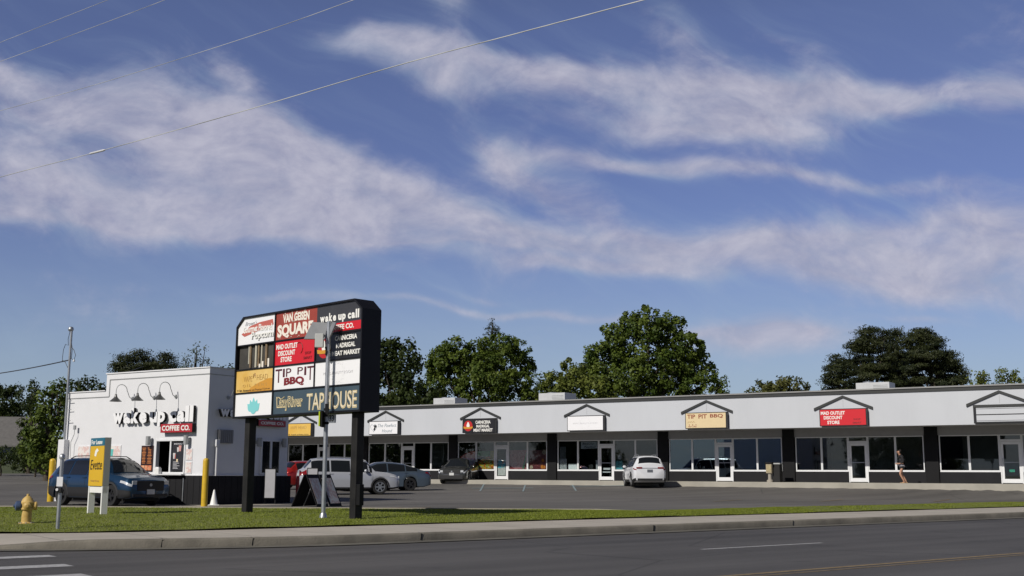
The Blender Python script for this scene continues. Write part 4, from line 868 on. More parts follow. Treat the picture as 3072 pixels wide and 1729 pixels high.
# lotus panel
p = panel(-5.305, -3.59, 2.565, 3.147, SIGNW)
AQ = mat('aqua print', (.22, .62, .64), .5)
for dx_, tilt_, h_, w_ in ((0, 0, .34, .10), (-.05, .38, .30, .10), (.05, -.38, .30, .10), (-.08, .85, .27, .11), (.08, -.85, .27, .11)):
    pts_ = []
    for t in range(9): a = t/8; r_ = w_*sin(pi*min(1, a*1.02)**.75)*1.0; pts_.append((r_*.9, a*h_))
    pts_ = pts_+[(-x, z) for x, z in pts_[-2:0:-1]]
    MB().prism([(-4.44+dx_-(x*cos(tilt_)*-1)-z*sin(tilt_), 2.70+z*cos(tilt_)+x*sin(tilt_)) for x, z in pts_], Y-.006-.0005*abs(tilt_), Y).build('emblem', AQ, p)
MB().lathe([(.15, Y-.008), (.15, Y-.001)], 20, (-4.44, 0, 2.76), 'y').build('emblem', AQ, p)
# taphouse panel
NAVY = mat('slate blue sign face', (.055, .085, .11), .4, var=.12, vscale=1.2)
p = panel(-3.54, .012, 2.565, 3.147, NAVY); p['label'] = 'wide slate blue panel reading TAPHOUSE'
GOLD = mat('gold lettering', (.62, .52, .30), .5)
put_text(p, 'TAPHOUSE', -2.10, -.11, 2.61, 3.03, Y, GOLD, bold=.02); 
mb = MB(); lettering(mb, 'LazyRiver', -3.36, -2.24, 2.64, 3.00, Y-.010, Y, bold=.05, shear=-.12); mb.build('lettering', GOLD, p)
mb = MB(); lettering(mb, 'LazyRiver', -3.33, -2.27, 2.68, 2.98, Y-.014, Y-.010, bold=-.015, shear=-.12); mb.build('lettering', NAVY, p)
mb = MB(); lettering(mb, 'TAPHOUSE', -2.08, -.13, 2.65, 3.0, Y-.012, Y-.006, bold=-.03); mb.build('lettering', LETC, p)
MB().tube([(-3.40, Y-.004, 2.93), (-3.3, Y-.004, 2.99), (-3.2, Y-.004, 2.93), (-3.05, Y-.004, 2.99)], .014, 5).build('flourish', GOLD, p)
# street number, underside, posts
q = MB().box(-1.62, -1.16, .20, .24, 2.30, 2.52).build('number_plate', METG, pyl); put_text(q, '4033', -1.59, -1.19, 2.33, 2.49, .20, BLACKL, bold=.03)
POSTM = mat('black post paint', (.009, .009, .010), .65, spec=.3, var=.3, vscale=2.5, bump=.1, var2=(.022, .021, .02))
for x in (-4.92, -.37):
    MB().box(x-.11, x+.11, .18, .40, -.1, 2.52).build('post', POSTM, pyl, bevel=.02)
q = MB().box(-.26, -.13, .20, .33, .38, .86).build('control_box', DARKER, pyl, bevel=.01)

# ------------------------------------------------------------------ steel pole with solar panel
sp = gz(969, 1568, -.024); e = empty('beacon_pole', (sp.x, sp.y, -.024), 0, 'tall galvanised steel pole with solar panels on top, before the tall sign', 'beacon pole')
MB().tube([(0, 0, .18), (0.0, 0, 4.72)], .052, 16).build('pole', METG, e, smooth=60)
mb = MB(); mb.lathe([(.17, 0), (.17, .03), (.10, .05), (.085, .16), (.06, .22)], 16); mb.build('base', METG, e, smooth=40)
MB().box(-.6, .55, -.25, .25, -.12, .006).build('footing', CONC, e)
PAN = mat('panel back', (.28, .29, .30), .45, .4, var=.05)
def solar(x0, x1, zt, zb_, y0, y1, skew):
    # panel seen from its back, tilted: four corners, 3 cm thick
    q = [Vector((x0+skew, y1, zt)), Vector((x1, y1-.02, zt-.02)), Vector((x1-.02, y0, zb_)), Vector((x0, y0, zb_))]; nr = (q[1]-q[0]).cross(q[3]-q[0]).normalized()*.03
    mb = MB(); mb.add([p for p in q]+[p+nr for p in q], [(0, 1, 2, 3), (7, 6, 5, 4), (0, 4, 5, 1), (1, 5, 6, 2), (2, 6, 7, 3), (3, 7, 4, 0)])
    return mb.build('solar_panel', PAN, e)
solar(-.56, -.05, 4.72, 4.28, -.16, .12, .14)
q4 = [Vector((.03, .05, 4.72)), Vector((.20, -.25, 4.66)), Vector((.05, -.22, 4.30)), Vector((.02, .05, 4.34))]
mb = MB(); mb.add([p for p in q4]+[p+Vector((.025, .015, 0)) for p in q4], [(0, 1, 2, 3), (7, 6, 5, 4), (0, 4, 5, 1), (1, 5, 6, 2), (2, 6, 7, 3), (3, 7, 4, 0)]); mb.build('solar_panel', PAN, e)
MB().tube([(-.25, .03, 4.5), (.12, -.02, 4.5)], .018, 8).build('bracket', METG2, e)
MB().box(-.30, -.10, -.16, -.04, 4.08, 4.41).build('control_box', mat('pale grey enamel', (.50, .51, .49), .5, var=.04), e, bevel=.012)
MB().tube([(-.06, -.05, 4.10), (-.03, -.07, 4.0), (-.05, -.06, 3.9)], .02, 6).build('flex', RUB, e)
for z in (2.62, 2.30): MB().lathe([(.058, -.03), (.068, -.02), (.068, .02), (.058, .03)], 16, (0, 0, z)).build('clamp', DARKER, e)
MB().box(-.02, .06, -.09, -.05, 2.45, 2.75).build('bracket', DARKER, e)
MB().box(-.13, -.10, -.30, .02, 2.22, 2.56).build('warning_sign', mat('fluorescent yellow green', (.50, .62, .02), .4), e)
MB().box(-.09, -.055, -.28, .02, 2.2, 2.58).build('sign_back', DARKER, e)
# hydrant
hp_ = gz(78, 1576, .03); e = empty('fire_hydrant', (hp_.x, hp_.y, .02), .35, 'yellow fire hydrant with a blue side cap on the grass', 'fire hydrant')
HY = mat('hydrant yellow', (.56, .36, .09), .5, var=.14, vscale=7, bump=.15, var2=(.66, .47, .17))
MB().lathe([(.15, 0), (.16, .015), (.16, .05), (.115, .06), (.10, .08), (.095, .28), (.10, .32), (.135, .33), (.135, .36), (.12, .37), (.122, .43), (.135, .45), (.135, .475), (.12, .49), (.10, .54), (.055, .585), (.03, .60), (.028, .64), (.0, .645)], 28).build('barrel', HY, e, smooth=35)
MB().lathe([(.075, .10), (.085, .12), (.085, .17), (.07, .19)], 20, (0, 0, .40), 'x').build('outlet', HY, e, smooth=35)
q = MB().lathe([(.07, -.09), (.095, -.12), (.10, -.13), (.10, -.21), (.06, -.235), (.03, -.24), (.03, -.265)], 20, (0, 0, .40), 'x').build('side_cap', mat('hydrant blue', (.055, .085, .16), .5, var=.2, vscale=9), e, smooth=35)
MB().lathe([(.06, -.10), (.075, -.12), (.075, -.17), (.035, -.19), (.03, -.21)], 18, (.0, 0, .40), 'y').build('outlet_cap', HY, e, smooth=35)
mb = MB()
for k in range(8): mb.lathe([(.016, .05), (.016, .07)], 6, (.135*cos(k*pi/4), .135*sin(k*pi/4), 0))
mb.build('bolts', METG2, e)
# push button post
bp_ = gz(172, 1594, .0); e = empty('push_button_post', (bp_.x, bp_.y, 0), 0, 'short grey steel push button post at the pavement edge by the hydrant', 'signal post')
MB().tube([(0, 0, -.05), (0, 0, 1.40)], .036, 14).build('pole', METG, e, smooth=60); MB().lathe([(.05, 1.36), (.055, 1.38), (.05, 1.43), (.02, 1.46)], 16).build('cap', METG, e, smooth=50)
MB().box(-.25, .3, -.18, .2, -.1, .012).build('footing', CONC, e)
MB().box(-.055, .06, -.055, -.035, .84, 1.02).build('instruction_plate', METW, e); q = MB().box(-.05, .05, -.08, .0, .72, .82).build('button_housing', RUB, e, bevel=.01); MB().lathe([(.025, -.10), (.028, -.08)], 14, (-.025, 0, .78), 'y').build('button', METW, q)
# lease sign
LP = gz(1, 1, 0); Lr = gz(300.5, 1550, .05); LA = radians(39)
e = empty('lease_sign', (Lr.x, Lr.y, .03), -(pi/2-LA), 'yellow and blue For Lease sign on two white posts in the grass', 'sign')
Lw = .92; YS = mat('golden sign face', (.68, .42, .02), .45, var=.03)
for x in (-Lw-.0, .0): MB().box(x-.035, x+.035, 0, .15, -.1, .74).build('post', WHITE, e)
MB().box(-Lw-.035, .035, .02, .13, .58, .74).build('crossbar', WHITE, e)
pb = MB().box(-Lw-.035, .035, -.0, .15, .74, 1.92).build('panel', mat('sign back grey', (.36, .37, .36), .5), e)
MB().box(-Lw-.03, .03, -.012, 0, .745, 1.72).build('sign_face', YS, e); q = MB().box(-Lw-.03, .03, -.012, 0, 1.722, 1.915).build('sign_header', mat('petrol blue', (.02, .14, .22), .45), e)
put_text(q, 'For Lease', -Lw+.04, -.12, 1.76, 1.87, -.012, LETW, bold=.02)
put_text(e, 'Evette', -Lw+.06, -.06, 1.14, 1.38, -.012, BLACKL, bold=.0, shear=.15); put_text(e, 'Realty Group', -Lw+.14, -.2, .84, .89, -.012, DIMT)
MB().prism([(-.62, 1.48), (-.50, 1.46), (-.44, 1.56), (-.34, 1.60), (-.46, 1.66), (-.58, 1.6)], -.018, -.012).build('emblem', LETW, e)

# ------------------------------------------------------------------ cars
def interp(P, x):
    if x <= P[0][0]: return P[0][1]
    for (a, b), (c, d) in zip(P, P[1:]):
        if x <= c: return b+(d-b)*(x-a)/(c-a) if c > a else d
    return P[-1][1]
def car(spec, loc, rz, label, group='cars in the car park'):
    L, Wd, wb, rw, xo = spec['L'], spec['W'], spec['wb'], spec['r'], spec.get('xo', 0)
    top, belt = spec['top'], spec['belt']; hw = Wd/2; arch = rw*1.13; xf, xr = wb/2, -wb/2
    F = spec['front']; B = -(L-F)                      # nose and tail measured from the wheelbase centre
    root = empty(spec['name'], loc, rz, label, 'car', group)
    xs = set()
    for a in (0, .03, .07, .13, .2, .3, .45): xs.add(round(F-a, 4)); xs.add(round(B+a, 4))
    for x, _ in top+belt: xs.add(round(x, 4))
    for c in (xf, xr):
        for k in range(17): xs.add(round(c-arch*cos(pi*k/16), 4))
    x = B
    while x < F: xs.add(round(x, 4)); x += .14
    xs = sorted(v for v in xs if B <= v <= F)
    def wfac(x):
        d = min(F-x, x-B); return interp([(0, .80), (.03, .86), (.07, .90), (.13, .935), (.2, .955), (.3, .972), (.45, .985), (.8, 1)], d)
    def low(x):
        z = spec.get('clear', .2); d = F-x; e_ = x-B
        if d < .35: z += .06*(1-d/.35)
        if e_ < .4: z += .12*(1-e_/.4)
        for c in (xf, xr):
            q = arch*arch-(x-c)**2
            if q > 0: z = max(z, rw+sqrt(q)*1.0)
        return z
    def sec(x):
        zt = interp(top, x); zb = min(interp(belt, x), zt-.01); zl = min(low(x), zb-.12); w = hw*wfac(x); h = zt-zb
        cab = min(1, h/.35)
        tw = .10+.16*h
        return [(0, zl), (w*.90, zl), (w*.975, zl+.035), (w, zl+(zb-zl)*.55), (w*.985, zb-.07), (w*.955, zb), (w*.955-tw*cab-.04, zb+h*.80), (w*.955-(tw+.09)*cab-.10, zt-.012), (w*.25, zt+.012*cab+.012), (0, zt+.015*cab+.014)]
    def pt(x, v, side, off=0):
        s = sec(x); i = min(8, int(v)); f = v-i; y = s[i][0]+(s[i+1][0]-s[i][0])*f; z = s[i][1]+(s[i+1][1]-s[i][1])*f
        p = Vector((x, y*side, z))
        if off:
            e_ = .02; s2 = sec(min(F, x+e_)); s1 = sec(max(B, x-e_)); g2 = lambda q: Vector((0, (q[i][0]+(q[i+1][0]-q[i][0])*f)*side, q[i][1]+(q[i+1][1]-q[i][1])*f))
            dx = g2(s2)-g2(s1)+Vector((min(F, x+e_)-max(B, x-e_), 0, 0)); dvv = Vector((0, (s[i+1][0]-s[i][0])*side, s[i+1][1]-s[i][1]))
            n = dx.cross(dvv)*(-side)
            if n.length > 1e-7: p += n.normalized()*off*(1)
        return p
    n = 10; mb = MB(); vs = []
    for x in xs:
        s = sec(x); vs += [(x, -y, z) for y, z in s[:0:-1]]+[(x, y, z) for y, z in s]    # right low .. over? ordered loop
    # ring order: right side (top->bottom) then left (bottom->top) : 9 + 10 points
    R_ = 19
    vs = []
    for x in xs:
        s = sec(x); ring = [(x, y, z) for y, z in s]+[(x, -y, z) for y, z in s[-2:0:-1]]; vs += ring
    R_ = 18; fs = []
    for i in range(len(xs)-1):
        for k in range(R_): k2 = (k+1) % R_; fs.append((i*R_+k, i*R_+k2, (i+1)*R_+k2, (i+1)*R_+k))
    fs += [tuple(range(R_-1, -1, -1)), tuple(range((len(xs)-1)*R_, len(xs)*R_))]
    mb.add(vs, fs); mb.build('body', spec['paint'], root, smooth=38)
    def patch(name, m, x0, x1, v0, v1, side=1, off=.006, nv=4, both=False, par=None):
        X = [x0]+[x for x in xs if x0+.01 < x < x1-.01]+[x1]; mb = MB()
        for sd in ((1, -1) if both else (side,)):
            vv = []; 
            for x in X:
                for k in range(nv+1): vv.append(pt(x, v0+(v1-v0)*k/nv, sd, off))
            ff = [(i*(nv+1)+k, i*(nv+1)+k+1, (i+1)*(nv+1)+k+1, (i+1)*(nv+1)+k) for i in range(len(X)-1) for k in range(nv)]
            mb.add(vv, ff)
        return mb.build(name, m, par or root, smooth=50, fix=False)
    ws0, ws1 = spec['wind']; rw0, rw1 = spec['rear']
    patch('windshield', CARGLASS, ws1+.05, ws0-.04, 7.05, 9, off=.008, both=True); patch('rear_window', CARGLASS, rw0+.04, rw1-.03, 6.6, 9, off=.008, both=True)
    for a, b in spec['side']:
        for sd in (1, -1): patch('side_window', CARGLASS, a, b, 5.08, 6.35, sd, .006)
    tr = mat('black car trim', (.015, .015, .016), .6)
    if spec.get('clad'):
        for sd in (1, -1):
            patch('sill_cladding', tr, xr+arch, xf-arch, 1.2, 2.0+spec['clad'], sd, .008); patch('bumper_cladding', tr, xf+arch+.01, F-.02, 1.2, 2.0+spec['clad'], sd, .008); patch('bumper_cladding', tr, B+.02, xr-arch-.01, 1.2, 2.0+spec['clad'], sd, .008)
            for c in (xf, xr):
                mb = MB(); q = []
                for k in range(17):
                    a = pi*k/16; 
                    for rr in (arch-.01, arch+.055): q.append((c-rr*cos(a), sd*(hw*wfac(c)+.004-(.012 if rr > arch else 0)), rw+rr*sin(a)*1.0))
                mb.add(q, [(2*k, 2*k+1, 2*k+3, 2*k+2) for k in range(16)]); mb.build('arch_trim', tr, root, fix=False)
    # lamps
    hl = mat('headlight lens', (.62, .64, .66), .12, .2); tl = mat('tail light lens', (.20, .008, .012), .2)
    hx, hv0, hv1 = spec['head']
    for sd in (1, -1): patch('headlight', hl, F-hx, F-.005, hv0, hv1, sd, .012)
    tx, tv0, tv1 = spec['tail']
    for sd in (1, -1): patch('tail_light', tl, B+.005, B+tx, tv0, tv1, sd, .012)
    # front and rear faces
    zf = spec['face']; yw = hw*.80
    q = MB().box(F-.02, F+.018, -yw*.72, yw*.72, zf[0], zf[1]).build('grille', tr, root, bevel=.01)
    MB().box(F-.02, F+.022, -yw*.95, yw*.95, spec.get('clear', .2)+.07, zf[0]-.10).build('lower_grille', tr, root, bevel=.01)
    for sd in (1, -1): MB().box(F-.02, F+.012, sd*yw*.74, sd*yw*.99, zf[1]-.12, zf[1]-.0).build('headlight', hl, root, bevel=.01)
    MB().lathe([(.05, F+.018), (.05, F+.026)], 16, (0, 0, (zf[0]+zf[1])/2+.03), 'x').build('badge', METG, root)
    pl = mat('number plate', (.62, .63, .62), .5, var=.12, vscale=30)
    MB().box(F+.018, F+.032, -.15, .15, zf[0]-.11, zf[0]+.05).build('licence_plate', pl, root)
    zr = spec['rearz']; MB().box(B-.012, B+.02, -.15, .15, zr, zr+.15).build('licence_plate', pl if not spec.get('darkplate') else mat('dark number plate', (.12, .13, .15), .5, var=.3, vscale=30), root)
    MB().box(B-.014, B+.02, -yw*.92, yw*.92, .34, .46).build('rear_bumper', tr, root, bevel=.01)
    if spec.get('rearlamps'):
        a0, a1, z0, z1 = spec['rearlamps']
        for sd in (1, -1): MB().box(B-.016, B+.02, sd*a0, sd*a1, z0, z1).build('tail_light', tl, root, bevel=.012)
        MB().box(B-.012, B+.01, -a0, a0, z0+.02, z0+.05).build('tailgate_trim', METG, root)
    if spec.get('hatchglass'):
        z0, z1, y_, xo_ = spec['hatchglass']
    # mirrors, handles, rails
    for sd in (1, -1):
        zb = interp(belt, ws0-.55); y0 = hw*.93; m_ = MB(); xm = ws0-.50
        m_.lathe([(.02, y0-.0), (.07, y0+.06), (.075, y0+.16), (.03, y0+.20)], 12, (xm, 0, zb+.10), 'y') if sd > 0 else m_.lathe([(.02, -y0), (.07, -y0-.06), (.075, -y0-.16), (.03, -y0-.20)], 12, (xm, 0, zb+.10), 'y')
        m_.build('mirror', spec.get('mirror', spec['paint']), root, smooth=50)
        for hx_ in spec['handles']: p = pt(hx_, 4.2, sd, .012); MB().box(p.x-.09, p.x+.09, p.y-.012, p.y+.012, p.z-.012, p.z+.016).build('handle', spec['paint'], root)
        for jx in spec['joints']:
            mb = MB(); q = []
            for k in range(7): v = 2.2+(5-2.2)*k/6; q += [pt(jx-.006, v, sd, .003), pt(jx+.006, v, sd, .003)]
            mb.add(q, [(2*k, 2*k+1, 2*k+3, 2*k+2) for k in range(6)]); mb.build('door_joint', RUB, root, fix=False)
        if spec.get('rails'):
            r0, r1 = spec['rails']; P = []
            for k in range(9):
                x = r0+(r1-r0)*k/8; p = pt(x, 7.1, sd, 0); P.append((x, p.y, p.z+(.075 if 0 < k < 8 else .005)))
            MB().tube(P, .017, 6).build('roof_rail', spec.get('railm', METG), root, smooth=60)
    # wheels
    tm = RUB; rim = spec['rim']
    for c in (xf, xr):
        for sd in (1, -1):
            y1 = sd*(hw-.03); y0 = y1-sd*.22; e_ = empty('wheel', (0, 0, 0)); e_.parent = root; e_.location = (c, 0, rw)
            ty = MB().lathe([(rw*.66, y0), (rw*.93, y0), (rw, y0+sd*.03), (rw, y1-sd*.03), (rw*.93, y1), (rw*.66, y1-sd*.005), (rw*.66, y0)], 32, (0, 0, 0), 'y', cap=False).build('tyre', tm, e_, smooth=40)
            mb = MB(); mb.lathe([(rw*.67, y1-sd*.10), (rw*.67, y1-sd*.004), (rw*.60, y1-sd*.004), (rw*.58, y1-sd*.09), (rw*.67, y1-sd*.10)], 32, (0, 0, 0), 'y', cap=False); mb.lathe([(rw*.17, y1-sd*.06), (rw*.15, y1-sd*.02)], 12, (0, 0, 0), 'y')
            ns = spec.get('spokes', 5)
            for k in range(ns):
                a = 2*pi*k/ns; ca, sa = cos(a), sin(a); w0, w1 = rw*.10, rw*.055; r0, r1 = rw*.12, rw*.63; pr = (-sa, ca); q = []
                for yy in (y1-sd*.05, y1-sd*.016):
                    for r_, w_ in ((r0, w0), (r1, w1*1.6)): q += [(r_*ca+pr[0]*w_, yy, r_*sa+pr[1]*w_), (r_*ca-pr[0]*w_, yy, r_*sa-pr[1]*w_)]
                mb.add(q, [(0, 1, 3, 2), (4, 6, 7, 5), (0, 2, 6, 4), (1, 5, 7, 3), (0, 4, 5, 1), (2, 3, 7, 6)])
            mb.build('rim', rim, e_); MB().lathe([(rw*.6, y1-sd*.13), (rw*.6, y1-sd*.12)], 20, (0, 0, 0), 'y').build('brake_disc', mat('dark wheel well', (.02, .02, .02), .7), e_)
    MB().box(xr-.5, xf+.5, -hw*.75, hw*.75, .17, .32).build('underbody', RUB, root)
    return root
def paint(name, c, metal=.3, rough=.28): return mat(name, c, rough, metal, .5, coat=.7, var=.02, vscale=2)
RIM = mat('alloy rim', (.42, .43, .44), .3, .8); RIMD = mat('dark alloy rim', (.035, .035, .037), .35, .5)
def suv(L, F, H, hood, wsb, wst, rst, rsb, tailz):
    B = -(L-F)
    return [(B, tailz), (B+.04, tailz+.18), (rsb, tailz+.24), (rst, H-.05), (rst+.25, H-.015), ((wst+rst)/2, H), (wst+.05, H-.03), (wst+.30, H-.10), (wsb, hood), (F-.45, hood-.07), (F-.15, hood-.15), (F-.04, hood-.25), (F, hood-.33)]
blue = dict(name='blue_crossover', L=4.48, W=1.80, wb=2.67, r=.345, front=2.24, clear=.24, paint=paint('deep blue car paint', (.012, .048, .105), .5), mirror=mat('black car trim', (.015, .015, .016), .6), rim=RIMD, clad=.9, spokes=5,
    top=suv(4.48, 2.24, 1.57, 1.06, 1.18, .42, -1.72, -2.10, .92), belt=[(-2.24, .88), (-1.9, .98), (0, .96), (1.1, .95), (2.0, .80), (2.24, .70)], wind=(1.20, .45), rear=(-2.10, -1.72), side=[(.02, .98), (-.95, -.05), (-1.70, -1.02)],
    head=(.42, 4.0, 5.0), tail=(.35, 4.0, 5.0), face=(.50, .82), rearz=.80, handles=(-.05, -.95), joints=(1.0, -.02, -1.0), rails=(-1.5, .55), railm=mat('black car trim', (.015, .015, .016), .6))
wh = paint('silvery white car paint', (.44, .455, .49), .2)
fore = dict(name='white_estate_car', L=4.61, W=1.80, wb=2.67, r=.345, front=2.25, clear=.24, paint=wh, rim=RIM, spokes=6, clad=.15,
    top=suv(4.61, 2.25, 1.64, 1.06, 1.12, .42, -1.80, -2.18, .92), belt=[(-2.36, .90), (-1.9, 1.0), (0, .98), (1.1, .97), (2.0, .84), (2.25, .72)], wind=(1.14, .45), rear=(-2.18, -1.80), side=[(.0, .95), (-.95, -.07), (-1.85, -1.02)],
    head=(.45, 4.1, 5.0), tail=(.30, 4.2, 5.6), face=(.58, .84), rearz=.80, handles=(-.05, -.95), joints=(.98, -.03, -1.0), rails=(-1.6, .5), railm=METG, rearlamps=(.60, .72, .80, 1.10))
alt = dict(name='grey_blue_sedan', L=4.82, W=1.83, wb=2.78, r=.33, front=2.30, clear=.19, paint=paint('grey blue car paint', (.10, .135, .175), .45), rim=RIMD, spokes=5,
    top=[(-2.52, .78), (-2.49, .98), (-2.05, 1.06), (-1.1, 1.36), (-.6, 1.42), (-.1, 1.45), (.35, 1.41), (1.35, .98), (1.9, .90), (2.2, .78), (2.30, .62)], belt=[(-2.52, .76), (-2.3, .95), (-1.6, .98), (0, .92), (1.2, .88), (2.0, .76), (2.3, .58)], wind=(1.35, .36), rear=(-2.05, -1.1), side=[(-.15, 1.0), (-1.1, -.22), (-1.75, -1.16)],
    head=(.45, 4.0, 5.0), tail=(.34, 4.0, 5.0), face=(.46, .66), rearz=.70, handles=(-.25, -1.15), joints=(1.0, -.18, -1.15))
redc = dict(name='red_hatchback', L=4.3, W=1.78, wb=2.6, r=.32, front=2.1, clear=.2, paint=paint('red car paint', (.38, .02, .015), .3), rim=RIM, spokes=5,
    top=suv(4.3, 2.1, 1.48, .98, 1.12, .42, -1.55, -1.98, .86), belt=[(-2.2, .84), (-1.9, .94), (0, .92), (1.1, .90), (2.0, .76), (2.1, .70)], wind=(1.14, .45), rear=(-1.98, -1.55), side=[(.0, .92), (-.95, -.07), (-1.6, -1.02)],
    head=(.42, 4.1, 5.0), tail=(.30, 4.1, 5.0), face=(.52, .75), rearz=.74, handles=(-.05, -.95), joints=(.98, -.03, -1.0), rearlamps=(.55, .72, .78, .98))
blk = dict(name='dark_estate_car', L=4.80, W=1.90, wb=2.78, r=.355, front=2.35, clear=.22, paint=paint('charcoal car paint', (.06, .062, .06), .5, .25), rim=RIM, spokes=5,
    top=suv(4.8, 2.35, 1.60, 1.04, 1.22, .45, -1.75, -2.22, .95), belt=[(-2.45, .92), (-1.9, 1.0), (0, .97), (1.1, .96), (2.1, .84), (2.35, .70)], wind=(1.24, .48), rear=(-2.22, -1.75), side=[(.0, .98), (-.95, -.07), (-1.8, -1.02)],
    head=(.40, 4.0, 5.0), tail=(.30, 4.0, 5.0), face=(.62, .82), rearz=.80, handles=(-.05, -.95), joints=(1.0, -.03, -1.0))
equ = dict(name='white_crossover', L=4.65, W=1.84, wb=2.72, r=.36, front=2.27, clear=.24, paint=paint('bright white car paint', (.72, .73, .75), .05, .3), rim=RIM, spokes=5, clad=.3, darkplate=True,
    top=suv(4.65, 2.27, 1.66, 1.06, 1.15, .42, -1.95, -2.22, .96), belt=[(-2.38, .94), (-1.9, 1.06), (0, 1.0), (1.1, .98), (2.0, .84), (2.27, .72)], wind=(1.18, .45), rear=(-2.22, -1.95), side=[(.0, .98), (-.95, -.07), (-1.9, -1.02)],
    head=(.40, 4.0, 5.0), tail=(.30, 4.3, 5.0), face=(.62, .84), rearz=.78, handles=(-.05, -.95), joints=(1.0, -.03, -1.0), rails=(-1.6, .5), railm=METG, rearlamps=(.42, .74, .97, 1.06))
def park(spec, px, py, Y, hd, xw, label, side=-1, dz=0):
    """put the car so that the given wheel (+1 front / -1 rear, on the side nearest the road) stands under a surveyed point"""
    c = atY(px, py, Y); h = Vector((cos(radians(hd)), sin(radians(hd)))); lft = Vector((-h.y, h.x)); hw_ = spec['W']/2-.10
    o = Vector((c.x, c.y))-h*(xw*spec['wb']/2)-lft*(side*hw_); return car(spec, (o.x, o.y, lotz(o.x, o.y)+.01+dz), radians(hd), label)
park(blue, 333, 1521, 37.3, -35, 1, 'blue crossover with black wheel arches at the coffee kiosk window', -1)
park(fore, 1139, 1484, 53.5, 17, 1, 'silvery white estate car behind the right post of the tall sign', -1)
park(alt, 1230, 1475, 59.5, 199, -1, 'grey blue sedan mostly hidden behind the silvery white estate car', 1)
park(redc, 905, 1470, 62, 40, -1, 'red hatchback mostly hidden behind the tail of the white estate car', -1)
park(blk, 1405, 1453, 72.3, 259, 1, 'dark grey estate car facing the road before the butcher shop', 1)
park(equ, 1897, 1460, 62.6, 92, -1, 'bright white crossover parked nose in, its tail to the road', 1)

# ------------------------------------------------------------------ the walker
def skin(name, pts, edges, m, parent, sub=2, root=0):
    me = bpy.data.meshes.new(name); me.from_pydata([p[0] for p in pts], edges, []); o = link(name, me, m, parent)
    s = o.modifiers.new('skin', 'SKIN'); s.use_smooth_shade = True
    sv = me.skin_vertices[0].data if me.skin_vertices else None
    if sv is None:
        bm = bmesh.new(); bm.from_mesh(me); bm.verts.layers.skin.verify(); bm.to_mesh(me); bm.free(); sv = me.skin_vertices[0].data
    for i, p in enumerate(pts): r = p[1]; sv[i].radius = r if isinstance(r, tuple) else (r, r); sv[i].use_root = (i == root)
    q = o.modifiers.new('sub', 'SUBSURF'); q.levels = sub; q.render_levels = sub; return o
SKINM = mat('skin', (.46, .25, .16), .55); HAIR = mat('dark hair', (.02, .015, .012), .7); TOP = mat('black top', (.012, .012, .014), .8); SHORT = mat('black shorts', (.02, .02, .022), .8); JACK = mat('grey jacket', (.32, .32, .36), .8, var=.1, vscale=8); SHOE = mat('tan sandal', (.40, .27, .15), .7)
P0 = atY(2709, 1449, 58.4); per = empty('person', (P0.x, P0.y, .72), radians(178), 'person in black top and shorts with a grey jacket round the waist, walking left', 'person')
# faces local +x (to the left of the picture)
pts = [((0, 0, .90), (.085, .10)), ((.01, 0, 1.08), (.06, .075)), ((.03, 0, 1.27), (.06, .085)), ((.06, 0, 1.38), (.04, .06)), ((.10, 0, 1.44), .05), ((.135, 0, 1.49), .055), ((.15, 0, 1.56), (.095, .075)), ((.145, 0, 1.63), (.085, .07)),
       ((.0, .08, .84), .07), ((.16, .10, .47), .058), ((-.02, .10, .12), .042), ((-.04, .10, .05), .035), ((.08, .10, .025), .03),
       ((-.02, -.08, .84), .07), ((.02, -.10, .47), .058), ((-.17, -.10, .14), .042), ((-.20, -.10, .06), .035), ((-.09, -.10, .03), .03),
       ((.05, .19, 1.33), .04), ((-.0, .23, 1.07), .034), ((.20, .17, .97), .032), ((.26, .13, .98), .028),
       ((.05, -.19, 1.33), .04), ((-.02, -.23, 1.07), .034), ((.18, -.17, .96), .032), ((.25, -.13, .98), .028)]
ed = [(0, 1), (1, 2), (2, 3), (3, 4), (4, 5), (5, 6), (6, 7), (0, 8), (8, 9), (9, 10), (10, 11), (11, 12), (0, 13), (13, 14), (14, 15), (15, 16), (16, 17), (3, 18), (18, 19), (19, 20), (20, 21), (3, 22), (22, 23), (23, 24), (24, 25)]
for hi, sy in ((21, 1), (25, -1)):
    b = pts[hi][0]
    for k in range(4):
        i = len(pts); pts.append(((b[0]+.045, b[1]-sy*.02, b[2]+.012-k*.012), .010)); pts.append(((b[0]+.06+.006*(1-abs(k-1.5)), b[1]-sy*.05, b[2]+.0-k*.013), .008)); ed += [(hi, i), (i, i+1)]
    i = len(pts); pts.append(((b[0]+.01, b[1]-sy*.03, b[2]+.035), .010)); ed.append((hi, i))
bdy = skin('body', pts, ed, SKINM, per)
mb = MB(); mb.lathe([(.0, -.02), (.012, -.01), (.016, .01), (.0, .035)], 8, (.245, 0, 1.565)); mb.build('nose', SKINM, per, smooth=60)
for sy in (1, -1): MB().lathe([(.0, -.01), (.009, 0), (.0, .01)], 8, (.225, sy*.032, 1.585)).build('eye', BLACKL, per); MB().lathe([(.004, -.03), (.016, -.01), (.016, .015), (.004, .03)], 8, (.14, sy*.082, 1.57)).build('ear', SKINM, per)
MB().box(.222, .232, -.022, .022, 1.525, 1.532).build('mouth', mat('lips', (.35, .12, .1), .5), per)
skin('hair', [((.13, 0, 1.665), (.10, .09)), ((.085, 0, 1.62), (.095, .095)), ((.05, 0, 1.54), (.07, .08))], [(0, 1), (1, 2)], HAIR, per)
